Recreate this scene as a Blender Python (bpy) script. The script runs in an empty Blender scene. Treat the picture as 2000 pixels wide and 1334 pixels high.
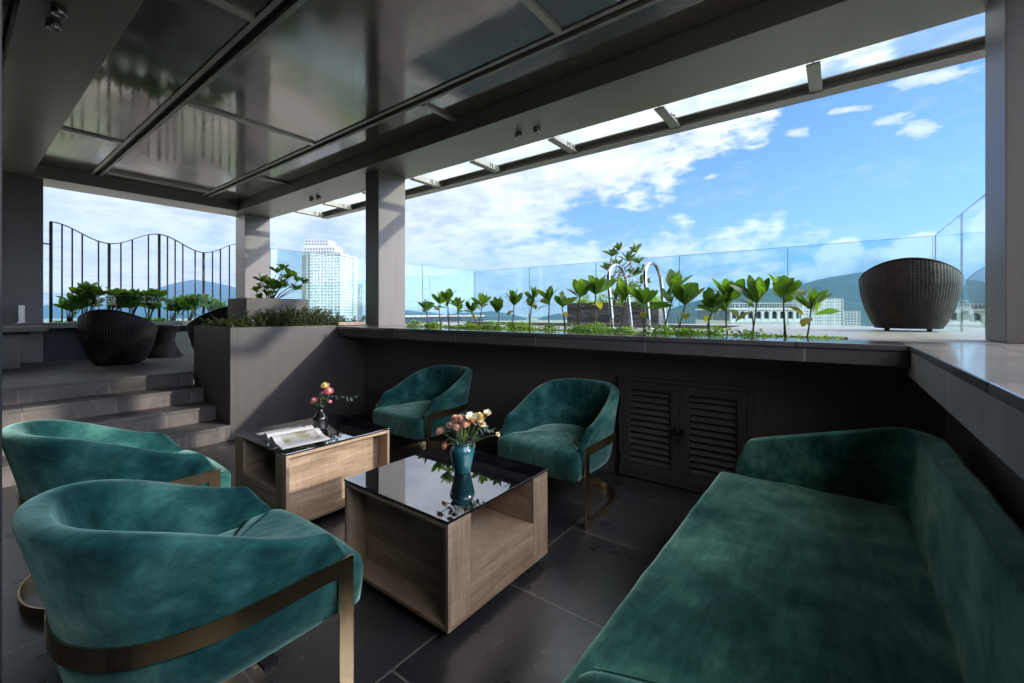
import bpy, bmesh, math, random
from mathutils import Vector, Matrix, Euler
R = math.radians
PI = math.pi
sc = bpy.context.scene
col = sc.collection
random.seed(7)

# ------------------------------------------------------------------ helpers
class MB:
    """collects faces, links them as one mesh object"""
    def __init__(s):
        s.v = []; s.f = []; s.uv = []; s.m = []
    def face(s, pts, uv=None, m=0):
        n = len(s.v)
        s.v += [tuple(p) for p in pts]
        s.f.append(tuple(range(n, n + len(pts))))
        s.uv.append(uv); s.m.append(m)
    def box(s, x0, x1, y0, y1, z0, z1, m=0):
        if x0 > x1: x0, x1 = x1, x0
        if y0 > y1: y0, y1 = y1, y0
        n = len(s.v)
        s.v += [(x0,y0,z0),(x1,y0,z0),(x1,y1,z0),(x0,y1,z0),(x0,y0,z1),(x1,y0,z1),(x1,y1,z1),(x0,y1,z1)]
        for q in ((0,3,2,1),(4,5,6,7),(0,1,5,4),(1,2,6,5),(2,3,7,6),(3,0,4,7)):
            s.f.append(tuple(n+i for i in q)); s.uv.append(None); s.m.append(m)
        return s
    def obox(s, c, ax, ay, az, m=0):
        c = Vector(c); ax = Vector(ax); ay = Vector(ay); az = Vector(az)
        n = len(s.v)
        for sx, sy, sz in ((-1,-1,-1),(1,-1,-1),(1,1,-1),(-1,1,-1),(-1,-1,1),(1,-1,1),(1,1,1),(-1,1,1)):
            s.v.append(tuple(c + ax*sx + ay*sy + az*sz))
        for q in ((0,3,2,1),(4,5,6,7),(0,1,5,4),(1,2,6,5),(2,3,7,6),(3,0,4,7)):
            s.f.append(tuple(n+i for i in q)); s.uv.append(None); s.m.append(m)
        return s
    def grid(s, rows, closed_u=False, uvs=None, m=0):
        """rows: list of equal-length point lists"""
        n = len(s.v); W = len(rows[0])
        for r in rows: s.v += [tuple(p) for p in r]
        for i in range(len(rows)-1):
            for j in range(W if closed_u else W-1):
                k = (j+1) % W
                s.f.append((n+i*W+j, n+i*W+k, n+(i+1)*W+k, n+(i+1)*W+j))
                if uvs:
                    u0, u1 = uvs[0][j], uvs[0][j+1]; v0, v1 = uvs[1][i], uvs[1][i+1]
                    s.uv.append(((u0,v0),(u1,v0),(u1,v1),(u0,v1)))
                else: s.uv.append(None)
                s.m.append(m)
        return n
    def cap(s, n, W, flip=False, m=0):
        idx = list(range(n, n+W))
        if flip: idx.reverse()
        s.f.append(tuple(idx)); s.uv.append(None); s.m.append(m)
    def tube(s, pts, r, seg=8, caps=True, m=0):
        pts = [Vector(p) for p in pts]
        rr = r if isinstance(r, (list, tuple)) else [r]*len(pts)
        rows = []; up = None
        for i, p in enumerate(pts):
            t = (pts[min(i+1, len(pts)-1)] - pts[max(i-1, 0)]).normalized()
            if up is None:
                up = Vector((0,0,1)) if abs(t.z) < .9 else Vector((1,0,0))
            a = t.cross(up).normalized(); b = a.cross(t).normalized(); up = b
            rows.append([p + (a*math.cos(2*PI*k/seg) + b*math.sin(2*PI*k/seg))*rr[i] for k in range(seg)])
        n = s.grid(rows, True, m=m)
        if caps:
            s.cap(n, seg, True, m); s.cap(n+(len(rows)-1)*seg, seg, m=m)
        return s
    def lathe(s, prof, c=(0,0,0), seg=28, m=0):
        rows = [[(c[0]+r*math.cos(2*PI*k/seg), c[1]+r*math.sin(2*PI*k/seg), c[2]+z) for k in range(seg)] for r, z in prof]
        s.grid(rows, True, m=m)
        return s
    def build(s, name, mat=None, parent=None, smooth=False, bevel=0, subsurf=0, weld=False, normals=True, segs=2):
        me = bpy.data.meshes.new(name)
        me.from_pydata(s.v, [], s.f)
        mats = mat if isinstance(mat, (list, tuple)) else [mat]
        for q in mats: me.materials.append(q)
        if len(mats) > 1:
            for p, k in zip(me.polygons, s.m): p.material_index = k
        if any(u for u in s.uv):
            l = me.uv_layers.new(name='UVMap')
            i = 0
            for f, u in zip(s.f, s.uv):
                for k in range(len(f)):
                    l.data[i].uv = u[k] if u else (0, 0)
                    i += 1
        if weld or normals:
            bm = bmesh.new(); bm.from_mesh(me)
            if weld: bmesh.ops.remove_doubles(bm, verts=bm.verts, dist=1e-5)
            if normals: bmesh.ops.recalc_face_normals(bm, faces=bm.faces)
            bm.to_mesh(me); bm.free()
        if smooth: me.polygons.foreach_set('use_smooth', [True]*len(me.polygons))
        me.update()
        o = bpy.data.objects.new(name, me); col.objects.link(o)
        if parent: o.parent = parent
        if bevel:
            b = o.modifiers.new('bevel', 'BEVEL'); b.width = bevel; b.segments = segs; b.limit_method = 'ANGLE'; b.angle_limit = R(40)
            b.harden_normals = False
        if subsurf:
            q = o.modifiers.new('sub', 'SUBSURF'); q.levels = subsurf; q.render_levels = subsurf
        return o

def tag(o, label=None, cat=None, group=None, kind=None):
    if label: o['label'] = label
    if cat: o['category'] = cat
    if group: o['group'] = group
    if kind: o['kind'] = kind
    return o
def empty(name, loc=(0,0,0), rz=0, label=None, cat=None, group=None):
    o = bpy.data.objects.new(name, None); col.objects.link(o)
    o.location = loc; o.rotation_euler = (0,0,rz); o.empty_display_size = .1
    return tag(o, label, cat, group)
def copy_tree(o, parent=None):
    c = o.copy(); col.objects.link(c)
    if parent: c.parent = parent
    for ch in [q for q in list(bpy.data.objects) if q.parent == o]:
        copy_tree(ch, c)
    return c

# camera maths: pixel of the 2000x1334 photograph -> world
F = 844.; H = 1.3; HY = 612.
CA, SA = .7966, .6045
def ray(px, py):
    r = (px-1000)/F
    return Vector((CA*r-SA, SA*r+CA, (HY-py)/F))
def atz(px, py, z): d = ray(px, py); t = (z-H)/d.z; return Vector((d.x*t, d.y*t, z))
def atY(px, Y, py=HY): d = ray(px, py); t = Y/d.y; return Vector((d.x*t, Y, H+d.z*t))
def atX(px, X, py=HY): d = ray(px, py); t = X/d.x; return Vector((X, d.y*t, H+d.z*t))
def atd(px, py, d): q = ray(px, py); return Vector((q.x*d, q.y*d, H+q.z*d))

# ------------------------------------------------------------------ materials
class N:
    def __init__(s, name):
        s.mat = bpy.data.materials.new(name); s.mat.use_nodes = True
        s.t = s.mat.node_tree; s.n = s.t.nodes; s.l = s.t.links
        s.b = s.n['Principled BSDF']; s.out = s.n['Material Output']
        s._c = None
    def new(s, typ, **kw):
        q = s.n.new(typ)
        for k, v in kw.items(): setattr(q, k, v)
        return q
    def set(s, sock, v):
        if hasattr(v, 'links') or isinstance(v, bpy.types.NodeSocket): s.l.new(v, sock)
        else:
            if isinstance(v, (tuple, list)) and len(v) == 3 and sock.type == 'RGBA': v = (*v, 1)
            sock.default_value = v
    def P(s, **kw):
        for k, v in kw.items():
            s.set(s.b.inputs[k.replace('_', ' ')], v)
        return s
    def obj(s):
        if s._c is None: s._c = s.new('ShaderNodeTexCoord')
        return s._c.outputs['Object']
    def uvc(s):
        if s._c is None: s._c = s.new('ShaderNodeTexCoord')
        return s._c.outputs['UV']
    def geo(s):
        return s.new('ShaderNodeNewGeometry').outputs['Position']
    def mapv(s, v, scale=(1,1,1), rot=(0,0,0), loc=(0,0,0)):
        m = s.new('ShaderNodeMapping'); s.l.new(v, m.inputs['Vector'])
        m.inputs['Scale'].default_value = scale; m.inputs['Rotation'].default_value = rot; m.inputs['Location'].default_value = loc
        return m.outputs[0]
    def noise(s, v, scale=5, detail=4, rough=.55, dist=0):
        q = s.new('ShaderNodeTexNoise'); s.l.new(v, q.inputs['Vector'])
        q.inputs['Scale'].default_value = scale; q.inputs['Detail'].default_value = detail
        q.inputs['Roughness'].default_value = rough; q.inputs['Distortion'].default_value = dist
        return q.outputs['Fac']
    def ramp(s, fac, stops):
        q = s.new('ShaderNodeValToRGB'); s.l.new(fac, q.inputs[0])
        e = q.color_ramp.elements
        while len(e) < len(stops): e.new(.5)
        for k, (p, c) in enumerate(stops):
            e[k].position = p
            if not isinstance(c, (tuple, list)): c = (c, c, c)
            e[k].color = (*c, 1)
        return q.outputs[0]
    def math(s, op, a, b=0, c=0, clamp=False):
        q = s.new('ShaderNodeMath', operation=op, use_clamp=clamp)
        for k, v in enumerate((a, b, c)):
            if isinstance(v, bpy.types.NodeSocket): s.l.new(v, q.inputs[k])
            else: q.inputs[k].default_value = v
        return q.outputs[0]
    def mix(s, f, a, b, mode='MIX'):
        q = s.new('ShaderNodeMix', data_type='RGBA', blend_type=mode)
        s.set(q.inputs['Factor'], f); s.set(q.inputs[6], a); s.set(q.inputs[7], b)
        return q.outputs[2]
    def bump(s, h, strength=.3, dist=.01):
        q = s.new('ShaderNodeBump'); s.l.new(h, q.inputs['Height'])
        q.inputs['Strength'].default_value = strength; q.inputs['Distance'].default_value = dist
        s.l.new(q.outputs[0], s.b.inputs['Normal'])
        return q
    def brick(s, v, w, h, mortar=.004, offset=.5, c1=(1,1,1), c2=(.6,.6,.6), cm=(0,0,0), smooth=.1, bias=0):
        q = s.new('ShaderNodeTexBrick', offset=offset, squash=1)
        s.l.new(v, q.inputs['Vector'])
        q.inputs['Scale'].default_value = 1; q.inputs['Brick Width'].default_value = w; q.inputs['Row Height'].default_value = h
        q.inputs['Mortar Size'].default_value = mortar; q.inputs['Mortar Smooth'].default_value = smooth
        q.inputs['Bias'].default_value = bias
        q.inputs['Color1'].default_value = (*c1, 1); q.inputs['Color2'].default_value = (*c2, 1); q.inputs['Mortar'].default_value = (*cm, 1)
        return q

def m_paint(name, c, rough=.6, var=.12, scale=1.2, streak=False, spec=.4, bump=.04, metal=0):
    n = N(name); v = n.obj()
    f = n.noise(v, scale, 6, .6)
    f2 = n.noise(n.mapv(v, (9,9,.5)), 1.6, 4) if streak else n.noise(v, scale*9, 4)
    g = n.math('MULTIPLY_ADD', f2, .4, n.math('MULTIPLY', f, .6))
    a = tuple(x*(1-var*1.6) for x in c); b = tuple(min(1, x*(1+var*1.6)) for x in c)
    n.P(Base_Color=n.ramp(g, [(.3, a), (.7, b)]), Metallic=metal)
    n.b.inputs['Specular IOR Level'].default_value = spec
    n.P(Roughness=n.ramp(f, [(.3, max(.02, rough-.08)), (.7, min(1, rough+.08))]))
    n.bump(n.noise(v, 60, 5, .6), bump, .01)
    return n.mat

M = {}
M['column'] = m_paint('column_paint', (.135,.122,.114), .5, .10, .8, True)
M['wall'] = m_paint('wall_paint', (.128,.111,.100), .6, .11, .9, True)
M['planter'] = m_paint('planter_paint', (.088,.078,.073), .6, .11, .8, True)
M['soffit'] = m_paint('soffit_paint', (.165,.158,.142), .38, .06, .5, spec=.5)
M['steel'] = m_paint('steel_paint', (.22,.213,.20), .42, .10, 2, spec=.5)
M['steel_light'] = m_paint('aluminium_trim', (.30,.29,.27), .35, .06, 3, metal=.5)
M['dark'] = m_paint('dark_groove', (.012,.012,.012), .7, .1, 3)
M['railing'] = m_paint('railing_paint', (.02,.02,.02), .45, .1, 6)
M['dark_metal'] = m_paint('door_paint', (.09,.078,.069), .42, .12, 4)
M['fixture'] = m_paint('fixture_metal', (.25,.25,.24), .25, .1, 8, metal=.9)
M['white_wall'] = m_paint('white_render', (.40,.42,.42), .7, .06, .08)
M['pale_wall'] = m_paint('pale_render', (.32,.33,.34), .7, .06, .08)
M['grey_tower'] = m_paint('grey_render', (.11,.145,.165), .6, .06, .08)
M['paper'] = m_paint('paper', (.62,.61,.60), .55, .04, 8)
M['ink'] = m_paint('printed_ink', (.05,.05,.055), .5, .2, 20)
M['lens'] = m_paint('lens_glass', (.5,.5,.48), .1, .05, 8)

def m_ceiling():
    n = N('ceiling_lacquer'); v = n.obj()
    f = n.noise(v, .5, 3)
    n.P(Base_Color=n.ramp(f, [(.3,(.072,.062,.055)),(.7,(.094,.082,.072))]), Metallic=.0)
    n.b.inputs['Specular IOR Level'].default_value = .75
    n.b.inputs['IOR'].default_value = 1.9
    n.P(Roughness=n.ramp(n.noise(v, 1.1, 3), [(.3, .06), (.7, .15)]))
    w = n.noise(n.mapv(v, (.6, 5, 1)), 1.3, 3, .5)
    n.bump(w, .05, .02)
    return n.mat
M['ceiling'] = m_ceiling()

def m_slate():
    n = N('slate_tiles'); v = n.obj()
    sw = n.mapv(v, (1,1,1), (0,0,R(90)), (.0,.06,0))
    br = n.brick(sw, .66, .62, .005, .5, (1.1,1.1,1.1), (.42,.42,.44), (2.0,1.9,1.8))
    f = n.noise(v, 2.3, 8, .65, .6)
    base = n.ramp(f, [(.2,(.032,.032,.037)),(.5,(.046,.046,.051)),(.8,(.072,.069,.068))])
    c = n.mix(1.0, base, br.outputs['Color'], 'MULTIPLY')
    c = n.mix(n.math('MULTIPLY', br.outputs['Fac'], .85), c, (.16,.145,.125))
    sp = n.math('GREATER_THAN', n.noise(v, 55, 2, .5), .735)
    c = n.mix(n.math('MULTIPLY', sp, .5), c, (.12,.11,.10))
    n.P(Base_Color=c, Roughness=n.ramp(n.noise(v, 3.1, 7, .7, .4), [(.3,.22),(.7,.42)]), IOR=1.8)
    n.b.inputs['Specular IOR Level'].default_value = .9
    h = n.math('SUBTRACT', n.math('MULTIPLY', n.noise(v, 9, 8, .65, .3), .5), n.math('MULTIPLY', br.outputs['Fac'], .8))
    n.bump(h, .14, .008)
    return n.mat
M['slate'] = m_slate()

def m_stone(name, a, b, w, h, rot=0, rough=.5, grout=(.25,.22,.2), wet=False, vertical=False, dx=0, spec=.4):
    n = N(name); v = n.obj()
    if vertical:   # joints on faces looking along x: u = y
        sw = n.mapv(v, (1,1,1), (0,0,R(90)), (dx,0,0))
        br = n.brick(sw, w, 50, .004, .5, (1,1,1), (.8,.8,.8), (0,0,0))
    else:
        sw = n.mapv(v, (1,1,1), (0,0,R(rot)), (dx,0,0))
        br = n.brick(sw, w, h, .005, .5, (1,1,1), (.66,.66,.66), (0,0,0))
    f = n.noise(v, 3.2, 8, .68, .4)
    g = n.noise(v, 60, 5, .75)
    c = n.ramp(n.math('MULTIPLY_ADD', g, .45, n.math('MULTIPLY', f, .6)), [(.3, a), (.72, b)])
    c = n.mix(1.0, c, br.outputs['Color'], 'MULTIPLY')
    st = n.noise(n.mapv(v, (6,6,.8)), 1.1, 6, .7)
    c = n.mix(n.ramp(st, [(.55,0.),(.75,.45)]), c, tuple(min(1, x*1.9) for x in b))
    c = n.mix(n.math('MULTIPLY', br.outputs['Fac'], .8), c, grout)
    n.P(Base_Color=c)
    n.b.inputs['Specular IOR Level'].default_value = spec
    if wet:
        n.P(Roughness=n.ramp(n.noise(n.mapv(v, (.7,4,1)), 1.4, 5), [(.3,.03),(.7,.15)]), IOR=1.95)
    else: n.P(Roughness=rough)
    n.bump(n.math('SUBTRACT', n.math('MULTIPLY', g, .4), br.outputs['Fac']), .25 if not wet else .05, .006)
    return n.mat
M['granite'] = m_stone('granite', (.085,.073,.064), (.235,.205,.182), .62, .34, 90, .75, (.34,.29,.25), vertical=True)
M['tread'] = m_stone('granite_paving', (.10,.092,.085), (.18,.168,.155), .62, .40, 90, .55, (.07,.062,.055))
M['deck'] = m_stone('deck_paving', (.22,.20,.175), (.36,.33,.29), .9, .45, 0, .4, (.16,.15,.14))
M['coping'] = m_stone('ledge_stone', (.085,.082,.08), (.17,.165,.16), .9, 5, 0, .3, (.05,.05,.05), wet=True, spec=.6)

def m_concrete():
    n = N('stained_concrete'); v = n.obj()
    f = n.noise(v, 2.4, 8, .65, .5)
    c = n.ramp(f, [(.3,(.24,.22,.20)),(.7,(.40,.375,.345))])
    st = n.noise(n.mapv(v, (9,9,.9)), 1.0, 8, .7, .4)
    msk = n.math('MULTIPLY', n.ramp(st, [(.52,0.),(.66,1.)]), n.ramp(n.noise(v, 1.7, 3), [(.45,0.),(.6,1.)]))
    c = n.mix(n.math('MULTIPLY', msk, .7), c, (.62,.58,.54))
    n.P(Base_Color=c, Roughness=.6)
    n.bump(n.noise(v, 30, 7, .7), .2, .008)
    return n.mat
M['concrete'] = m_concrete()
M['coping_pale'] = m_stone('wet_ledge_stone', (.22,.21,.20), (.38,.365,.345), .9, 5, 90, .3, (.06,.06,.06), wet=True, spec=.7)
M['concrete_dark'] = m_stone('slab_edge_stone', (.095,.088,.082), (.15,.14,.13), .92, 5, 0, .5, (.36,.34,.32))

def m_velvet():
    n = N('teal_velvet'); v = n.obj()
    w = n.noise(v, 1.9, 3, .5, .5)
    f = n.noise(n.mapv(v, (1,1,1.5), (0,0,R(25))), 4.2, 7, .60, .7)
    f3 = n.noise(n.mapv(v, (5.5,1.2,2.0), (0,0,R(-55))), 5.0, 6, .66, .35)
    g = n.math('ADD', n.math('MULTIPLY', w, .35), n.math('ADD', n.math('MULTIPLY', f, .40), n.math('MULTIPLY', f3, .25)))
    fine = n.noise(v, 420, 2, .6)
    g = n.math('ADD', g, n.math('MULTIPLY', n.math('SUBTRACT', fine, .5), .10))
    c = n.ramp(g, [(.38,(.002,.020,.021)),(.46,(.007,.055,.050)),(.54,(.026,.112,.094)),(.64,(.09,.25,.195))])
    st = n.noise(n.mapv(v, (3.2,1.1,1.6), (R(20),0,R(40))), 3.6, 5, .55, 1.1)
    crush = n.ramp(st, [(.28,.5),(.44,1.),(.58,1.),(.72,1.35)])
    c = n.mix(1.0, c, crush, 'MULTIPLY')
    n.P(Base_Color=c, Roughness=.85)
    n.b.inputs['Specular IOR Level'].default_value = .12
    n.b.inputs['Sheen Weight'].default_value = .85
    n.b.inputs['Sheen Roughness'].default_value = .42
    n.set(n.b.inputs['Sheen Tint'], n.ramp(g, [(.40,(.18,.52,.42)),(.60,(.70,.97,.80))]))
    n.bump(n.math('ADD', n.math('MULTIPLY', f, 1.0), n.math('MULTIPLY', fine, .06)), .22, .012)
    return n.mat
M['velvet'] = m_velvet()

def m_brass():
    n = N('brass'); v = n.obj()
    f = n.noise(v, 7, 4)
    n.P(Base_Color=n.ramp(f, [(.3,(.70,.52,.27)),(.7,(.90,.70,.42))]), Metallic=1.0, Roughness=.22)
    return n.mat
M['brass'] = m_brass()
def m_chrome():
    n = N('chrome'); v = n.obj()
    n.P(Base_Color=(.50,.50,.51), Metallic=1.0, Roughness=n.ramp(n.noise(v, 9, 4), [(.3,.10),(.7,.2)]))
    return n.mat
M['chrome'] = m_chrome()

def m_wood(name, sc3, dark=1.0):
    n = N(name); v = n.obj()
    w = n.noise(n.mapv(v, tuple(x*.35 for x in sc3)), 1.0, 4, .5, 1.6)
    f = n.noise(n.mapv(v, sc3), 1.0, 8, .7, .7)
    saw = n.noise(n.mapv(v, tuple(60 if x < 9 else 6 for x in sc3)), 1.0, 3, .6)
    g = n.math('ADD', n.math('MULTIPLY', w, .45), n.math('ADD', n.math('MULTIPLY', f, .42), n.math('MULTIPLY', saw, .13)))
    c = n.ramp(g, [(.35,(.120*dark,.080*dark,.048*dark)),(.47,(.225*dark,.158*dark,.100*dark)),(.56,(.31*dark,.225*dark,.148*dark)),(.70,(.41*dark,.315*dark,.215*dark))])
    n.P(Base_Color=c, Roughness=.5)
    n.bump(f, .12, .004)
    return n.mat
M['wood_h'] = m_wood('oak_horizontal', (3,3,34), 1.45)
M['wood_v'] = m_wood('oak_vertical', (34,34,3), 1.45)
M['wood_x'] = m_wood('oak_flat', (5,34,34))
M['tray_wood'] = m_wood('tray_oak', (4,30,30), 1.25)

def m_blackglass():
    n = N('black_glass'); v = n.obj()
    sm = n.noise(v, 7, 7, .72, 1.5)
    dust = n.math('GREATER_THAN', n.noise(v, 120, 2, .5), .74)
    f = n.ramp(sm, [(.52,0.),(.72,1.)])
    n.P(Base_Color=n.mix(n.math('ADD', n.math('MULTIPLY', f, .3), n.math('MULTIPLY', dust, .35)), (.004,.004,.006), (.06,.06,.062)),
        Roughness=n.ramp(sm, [(.5,.012),(.75,.12)]))
    n.b.inputs['Specular IOR Level'].default_value = .8
    n.b.inputs['IOR'].default_value = 2.45
    return n.mat
M['blackglass'] = m_blackglass()

def m_glass(name, tint, f0=.09, gloss=1.0):
    n = N(name)
    n.n.remove(n.b)
    tr = n.new('ShaderNodeBsdfTransparent'); tr.inputs[0].default_value = (*tint, 1)
    gl = n.new('ShaderNodeBsdfGlossy'); gl.inputs['Roughness'].default_value = .0; gl.inputs['Color'].default_value = (gloss, gloss, gloss, 1)
    ge = n.new('ShaderNodeNewGeometry')
    dt = n.new('ShaderNodeVectorMath', operation='DOT_PRODUCT'); n.l.new(ge.outputs['Incoming'], dt.inputs[0]); n.l.new(ge.outputs['Normal'], dt.inputs[1])
    co_ = n.math('ABSOLUTE', dt.outputs['Value'])
    f_ = n.math('MULTIPLY_ADD', n.math('POWER', n.math('SUBTRACT', 1.0, co_), 5.0), 1-f0, f0)
    f_ = n.math('MULTIPLY', f_, n.math('SUBTRACT', 1.0, ge.outputs['Backfacing']), clamp=True)
    mx = n.new('ShaderNodeMixShader')
    n.l.new(f_, mx.inputs[0]); n.l.new(tr.outputs[0], mx.inputs[1]); n.l.new(gl.outputs[0], mx.inputs[2])
    n.l.new(mx.outputs[0], n.out.inputs['Surface'])
    return n.mat
M['glass'] = m_glass('green_glass', (.85,.955,.925))
M['glass_low'] = m_glass('screen_glass', (.88,.965,.955), .015)
M['glass_edge'] = m_paint('glass_edge', (.10,.20,.19), .3, .05, 4)
def m_roofglass():
    n = N('dusty_roof_glass')
    n.n.remove(n.b)
    v = n.obj()
    tr = n.new('ShaderNodeBsdfTransparent'); tr.inputs[0].default_value = (.93,.955,.90,1)
    df = n.new('ShaderNodeBsdfTranslucent'); df.inputs['Color'].default_value = (.75,.77,.68,1)
    mx = n.new('ShaderNodeMixShader')
    n.l.new(n.ramp(n.noise(v, 2.5, 7, .7), [(.3,.02),(.75,.10)]), mx.inputs[0])
    n.l.new(tr.outputs[0], mx.inputs[1]); n.l.new(df.outputs[0], mx.inputs[2])
    n.l.new(mx.outputs[0], n.out.inputs['Surface'])
    return n.mat
M['roofglass'] = m_roofglass()

def m_wicker():
    n = N('brown_wicker'); uv = n.uvc()
    br = n.brick(uv, .030, .0130, .0026, .5, (1,1,1), (.6,.6,.6), (0,0,0), .3)
    su = n.new('ShaderNodeSeparateXYZ'); n.l.new(uv, su.inputs[0])
    rib = n.math('POWER', n.math('ABSOLUTE', n.math('SINE', n.math('MULTIPLY', su.outputs[0], PI/.030))), .5)
    f = n.noise(uv, 3.5, 3, .5)
    c = n.ramp(f, [(.35,(.028,.018,.016)),(.65,(.078,.052,.045))])
    c = n.mix(1.0, c, br.outputs['Color'], 'MULTIPLY')
    c = n.mix(br.outputs['Fac'], c, (.003,.003,.003))
    c = n.mix(1.0, c, n.ramp(rib, [(0.,.3),(.8,1.)]), 'MULTIPLY')
    n.P(Base_Color=c, Roughness=.45)
    n.b.inputs['Specular IOR Level'].default_value = .16
    n.bump(n.math('SUBTRACT', n.math('MULTIPLY', rib, .5), n.math('MULTIPLY', br.outputs['Fac'], .9)), .9, .008)
    return n.mat
M['wicker'] = m_wicker()
M['cushion'] = m_paint('cushion_fabric', (.42,.39,.35), .9, .08, 8)

def m_leaf(name, a, b, c3, tr=.35):
    n = N(name)
    v = n.obj()
    oi = n.new('ShaderNodeObjectInfo')
    f = n.noise(v, 11, 3, .6)
    g = n.math('ADD', f, n.math('MULTIPLY', n.math('SUBTRACT', oi.outputs['Random'], .5), .12))
    c = n.ramp(g, [(.32,a),(.55,b),(.75,c3)])
    n.P(Base_Color=c, Roughness=.38)
    t = n.new('ShaderNodeBsdfTranslucent'); n.l.new(n.mix(1.0, c, (1.9,2.0,.75), 'MULTIPLY'), t.inputs['Color'])
    mx = n.new('ShaderNodeMixShader'); mx.inputs[0].default_value = tr
    n.l.new(n.b.outputs[0], mx.inputs[1]); n.l.new(t.outputs[0], mx.inputs[2])
    n.l.new(mx.outputs[0], n.out.inputs['Surface'])
    return n.mat
M['leaf'] = m_leaf('broad_leaf', (.035,.082,.012), (.080,.165,.024), (.19,.28,.045), .45)
M['leaf_yellow'] = m_leaf('yellowing_leaf', (.16,.17,.02), (.30,.26,.03), (.38,.25,.05), .42)
M['herb'] = m_leaf('small_leaf', (.07,.14,.02), (.16,.28,.04), (.34,.42,.08), .4)
M['bush'] = m_leaf('bush_leaf', (.03,.05,.014), (.07,.105,.028), (.15,.18,.05), .3)
M['euca'] = m_leaf('eucalyptus_leaf', (.05,.085,.06), (.09,.13,.10), (.16,.21,.17), .2)
M['frangi'] = m_leaf('frangipani_leaf', (.03,.06,.014), (.075,.13,.03), (.17,.2,.06), .4)
M['stem'] = m_paint('stem_bark', (.055,.048,.028), .7, .3, 20)
M['green_stem'] = m_paint('green_stem', (.10,.17,.04), .55, .2, 20)
M['soil'] = m_paint('soil', (.035,.026,.018), .9, .3, 20, bump=.4)
M['teal_glaze'] = m_paint('teal_glaze', (.018,.105,.125), .10, .10, 12, spec=.7, bump=.02)
M['black_glaze'] = m_paint('black_glaze', (.012,.012,.013), .14, .2, 12, spec=.7, bump=.05)
M['petal_peach'] = m_paint('peach_petals', (.85,.48,.36), .7, .15, 60)
M['petal_pink'] = m_paint('pink_petals', (.85,.24,.28), .7, .15, 60)
M['petal_cream'] = m_paint('cream_petals', (.9,.82,.62), .7, .12, 60)
M['petal_yellow'] = m_paint('straw_petals', (.85,.66,.28), .7, .15, 60)
M['heart'] = m_paint('flower_heart', (.55,.22,.03), .8, .2, 90)
M['white_trim'] = m_paint('pale_trim', (.45,.43,.40), .6, .08, 10)
def m_clad():
    n = N('slate_cladding'); v = n.obj()
    br = n.brick(n.mapv(v, (1,1,1), (R(-90),0,0)), .34, .040, .002, .5, (1,1,1), (.25,.25,.27), (.1,.1,.1), .1)
    c = n.mix(1.0, n.ramp(n.noise(n.mapv(v,(4,4,20)), 2, 5), [(.3,(.06,.06,.065)),(.7,(.19,.19,.20))]), br.outputs['Color'], 'MULTIPLY')
    n.P(Base_Color=c, Roughness=.6)
    return n.mat
M['stonebox'] = m_clad()
M['tower_glass'] = m_paint('tower_glazing', (.085,.125,.145), .35, .15, .05, spec=.5)
M['window'] = m_paint('window_glass', (.06,.085,.10), .18, .15, .05, spec=.8)
def m_water():
    n = N('pool_water'); v = n.obj()
    n.P(Base_Color=(.012,.03,.035), Roughness=.04)
    n.bump(n.noise(v, 5, 4), .15, .02)
    return n.mat
M['water'] = m_water()
def m_page():
    n = N('printed_picture'); v = n.obj()
    f = n.noise(v, 9, 6, .6, .8)
    n.P(Base_Color=n.ramp(f, [(.3,(.12,.13,.08)),(.45,(.36,.33,.24)),(.55,(.50,.50,.47)),(.75,(.32,.36,.42))]), Roughness=.35)
    return n.mat
M['picture'] = m_page()
def m_hill():
    n = N('forested_hill'); v = n.obj()
    f = n.noise(v, .012, 9, .65)
    n.P(Base_Color=n.ramp(f, [(.3,(.014,.030,.022)),(.6,(.030,.052,.034)),(.8,(.07,.085,.06))]), Roughness=.95)
    n.b.inputs['Specular IOR Level'].default_value = .05
    return n.mat
M['hill'] = m_hill()
def m_ground():
    n = N('city_ground'); v = n.obj()
    q = n.new('ShaderNodeTexVoronoi'); n.l.new(v, q.inputs['Vector']); q.inputs['Scale'].default_value = .02
    f = n.noise(v, .008, 6, .6)
    c = n.ramp(f, [(.44,(.06,.13,.03)),(.52,(.13,.17,.07)),(.58,(.34,.30,.25))])
    sv = n.new('ShaderNodeSeparateColor'); n.l.new(q.outputs['Color'], sv.inputs[0])
    c = n.mix(n.math('MULTIPLY', sv.outputs[0], .6), c, (.36,.33,.29))
    n.P(Base_Color=c, Roughness=.9)
    n.b.inputs['Specular IOR Level'].default_value = .1
    return n.mat
M['ground'] = m_ground()
# ================================================================== the setting
LZ = 1.138          # ledge / pool deck level
TZ = .62            # upper terrace level
SZ = 3.176          # soffit level
CZ = 3.35           # recessed ceiling level

def wpart(mb, name, mat, root, **kw):
    """mesh written in world coordinates, linked as a part of root"""
    L = root.location
    mb.v = [(x-L.x, y-L.y, z-L.z) for x, y, z in mb.v]
    return mb.build(name, mat, root, **kw)

tag(MB().box(-4.96,.46,-.6,3.33,-.12,0).build('lounge_floor', M['slate']), kind='structure')
tag(MB().box(-9.4,-6.06,-2.2,3.45,TZ-.1,TZ).build('terrace_floor', M['tread']), kind='structure')

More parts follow.
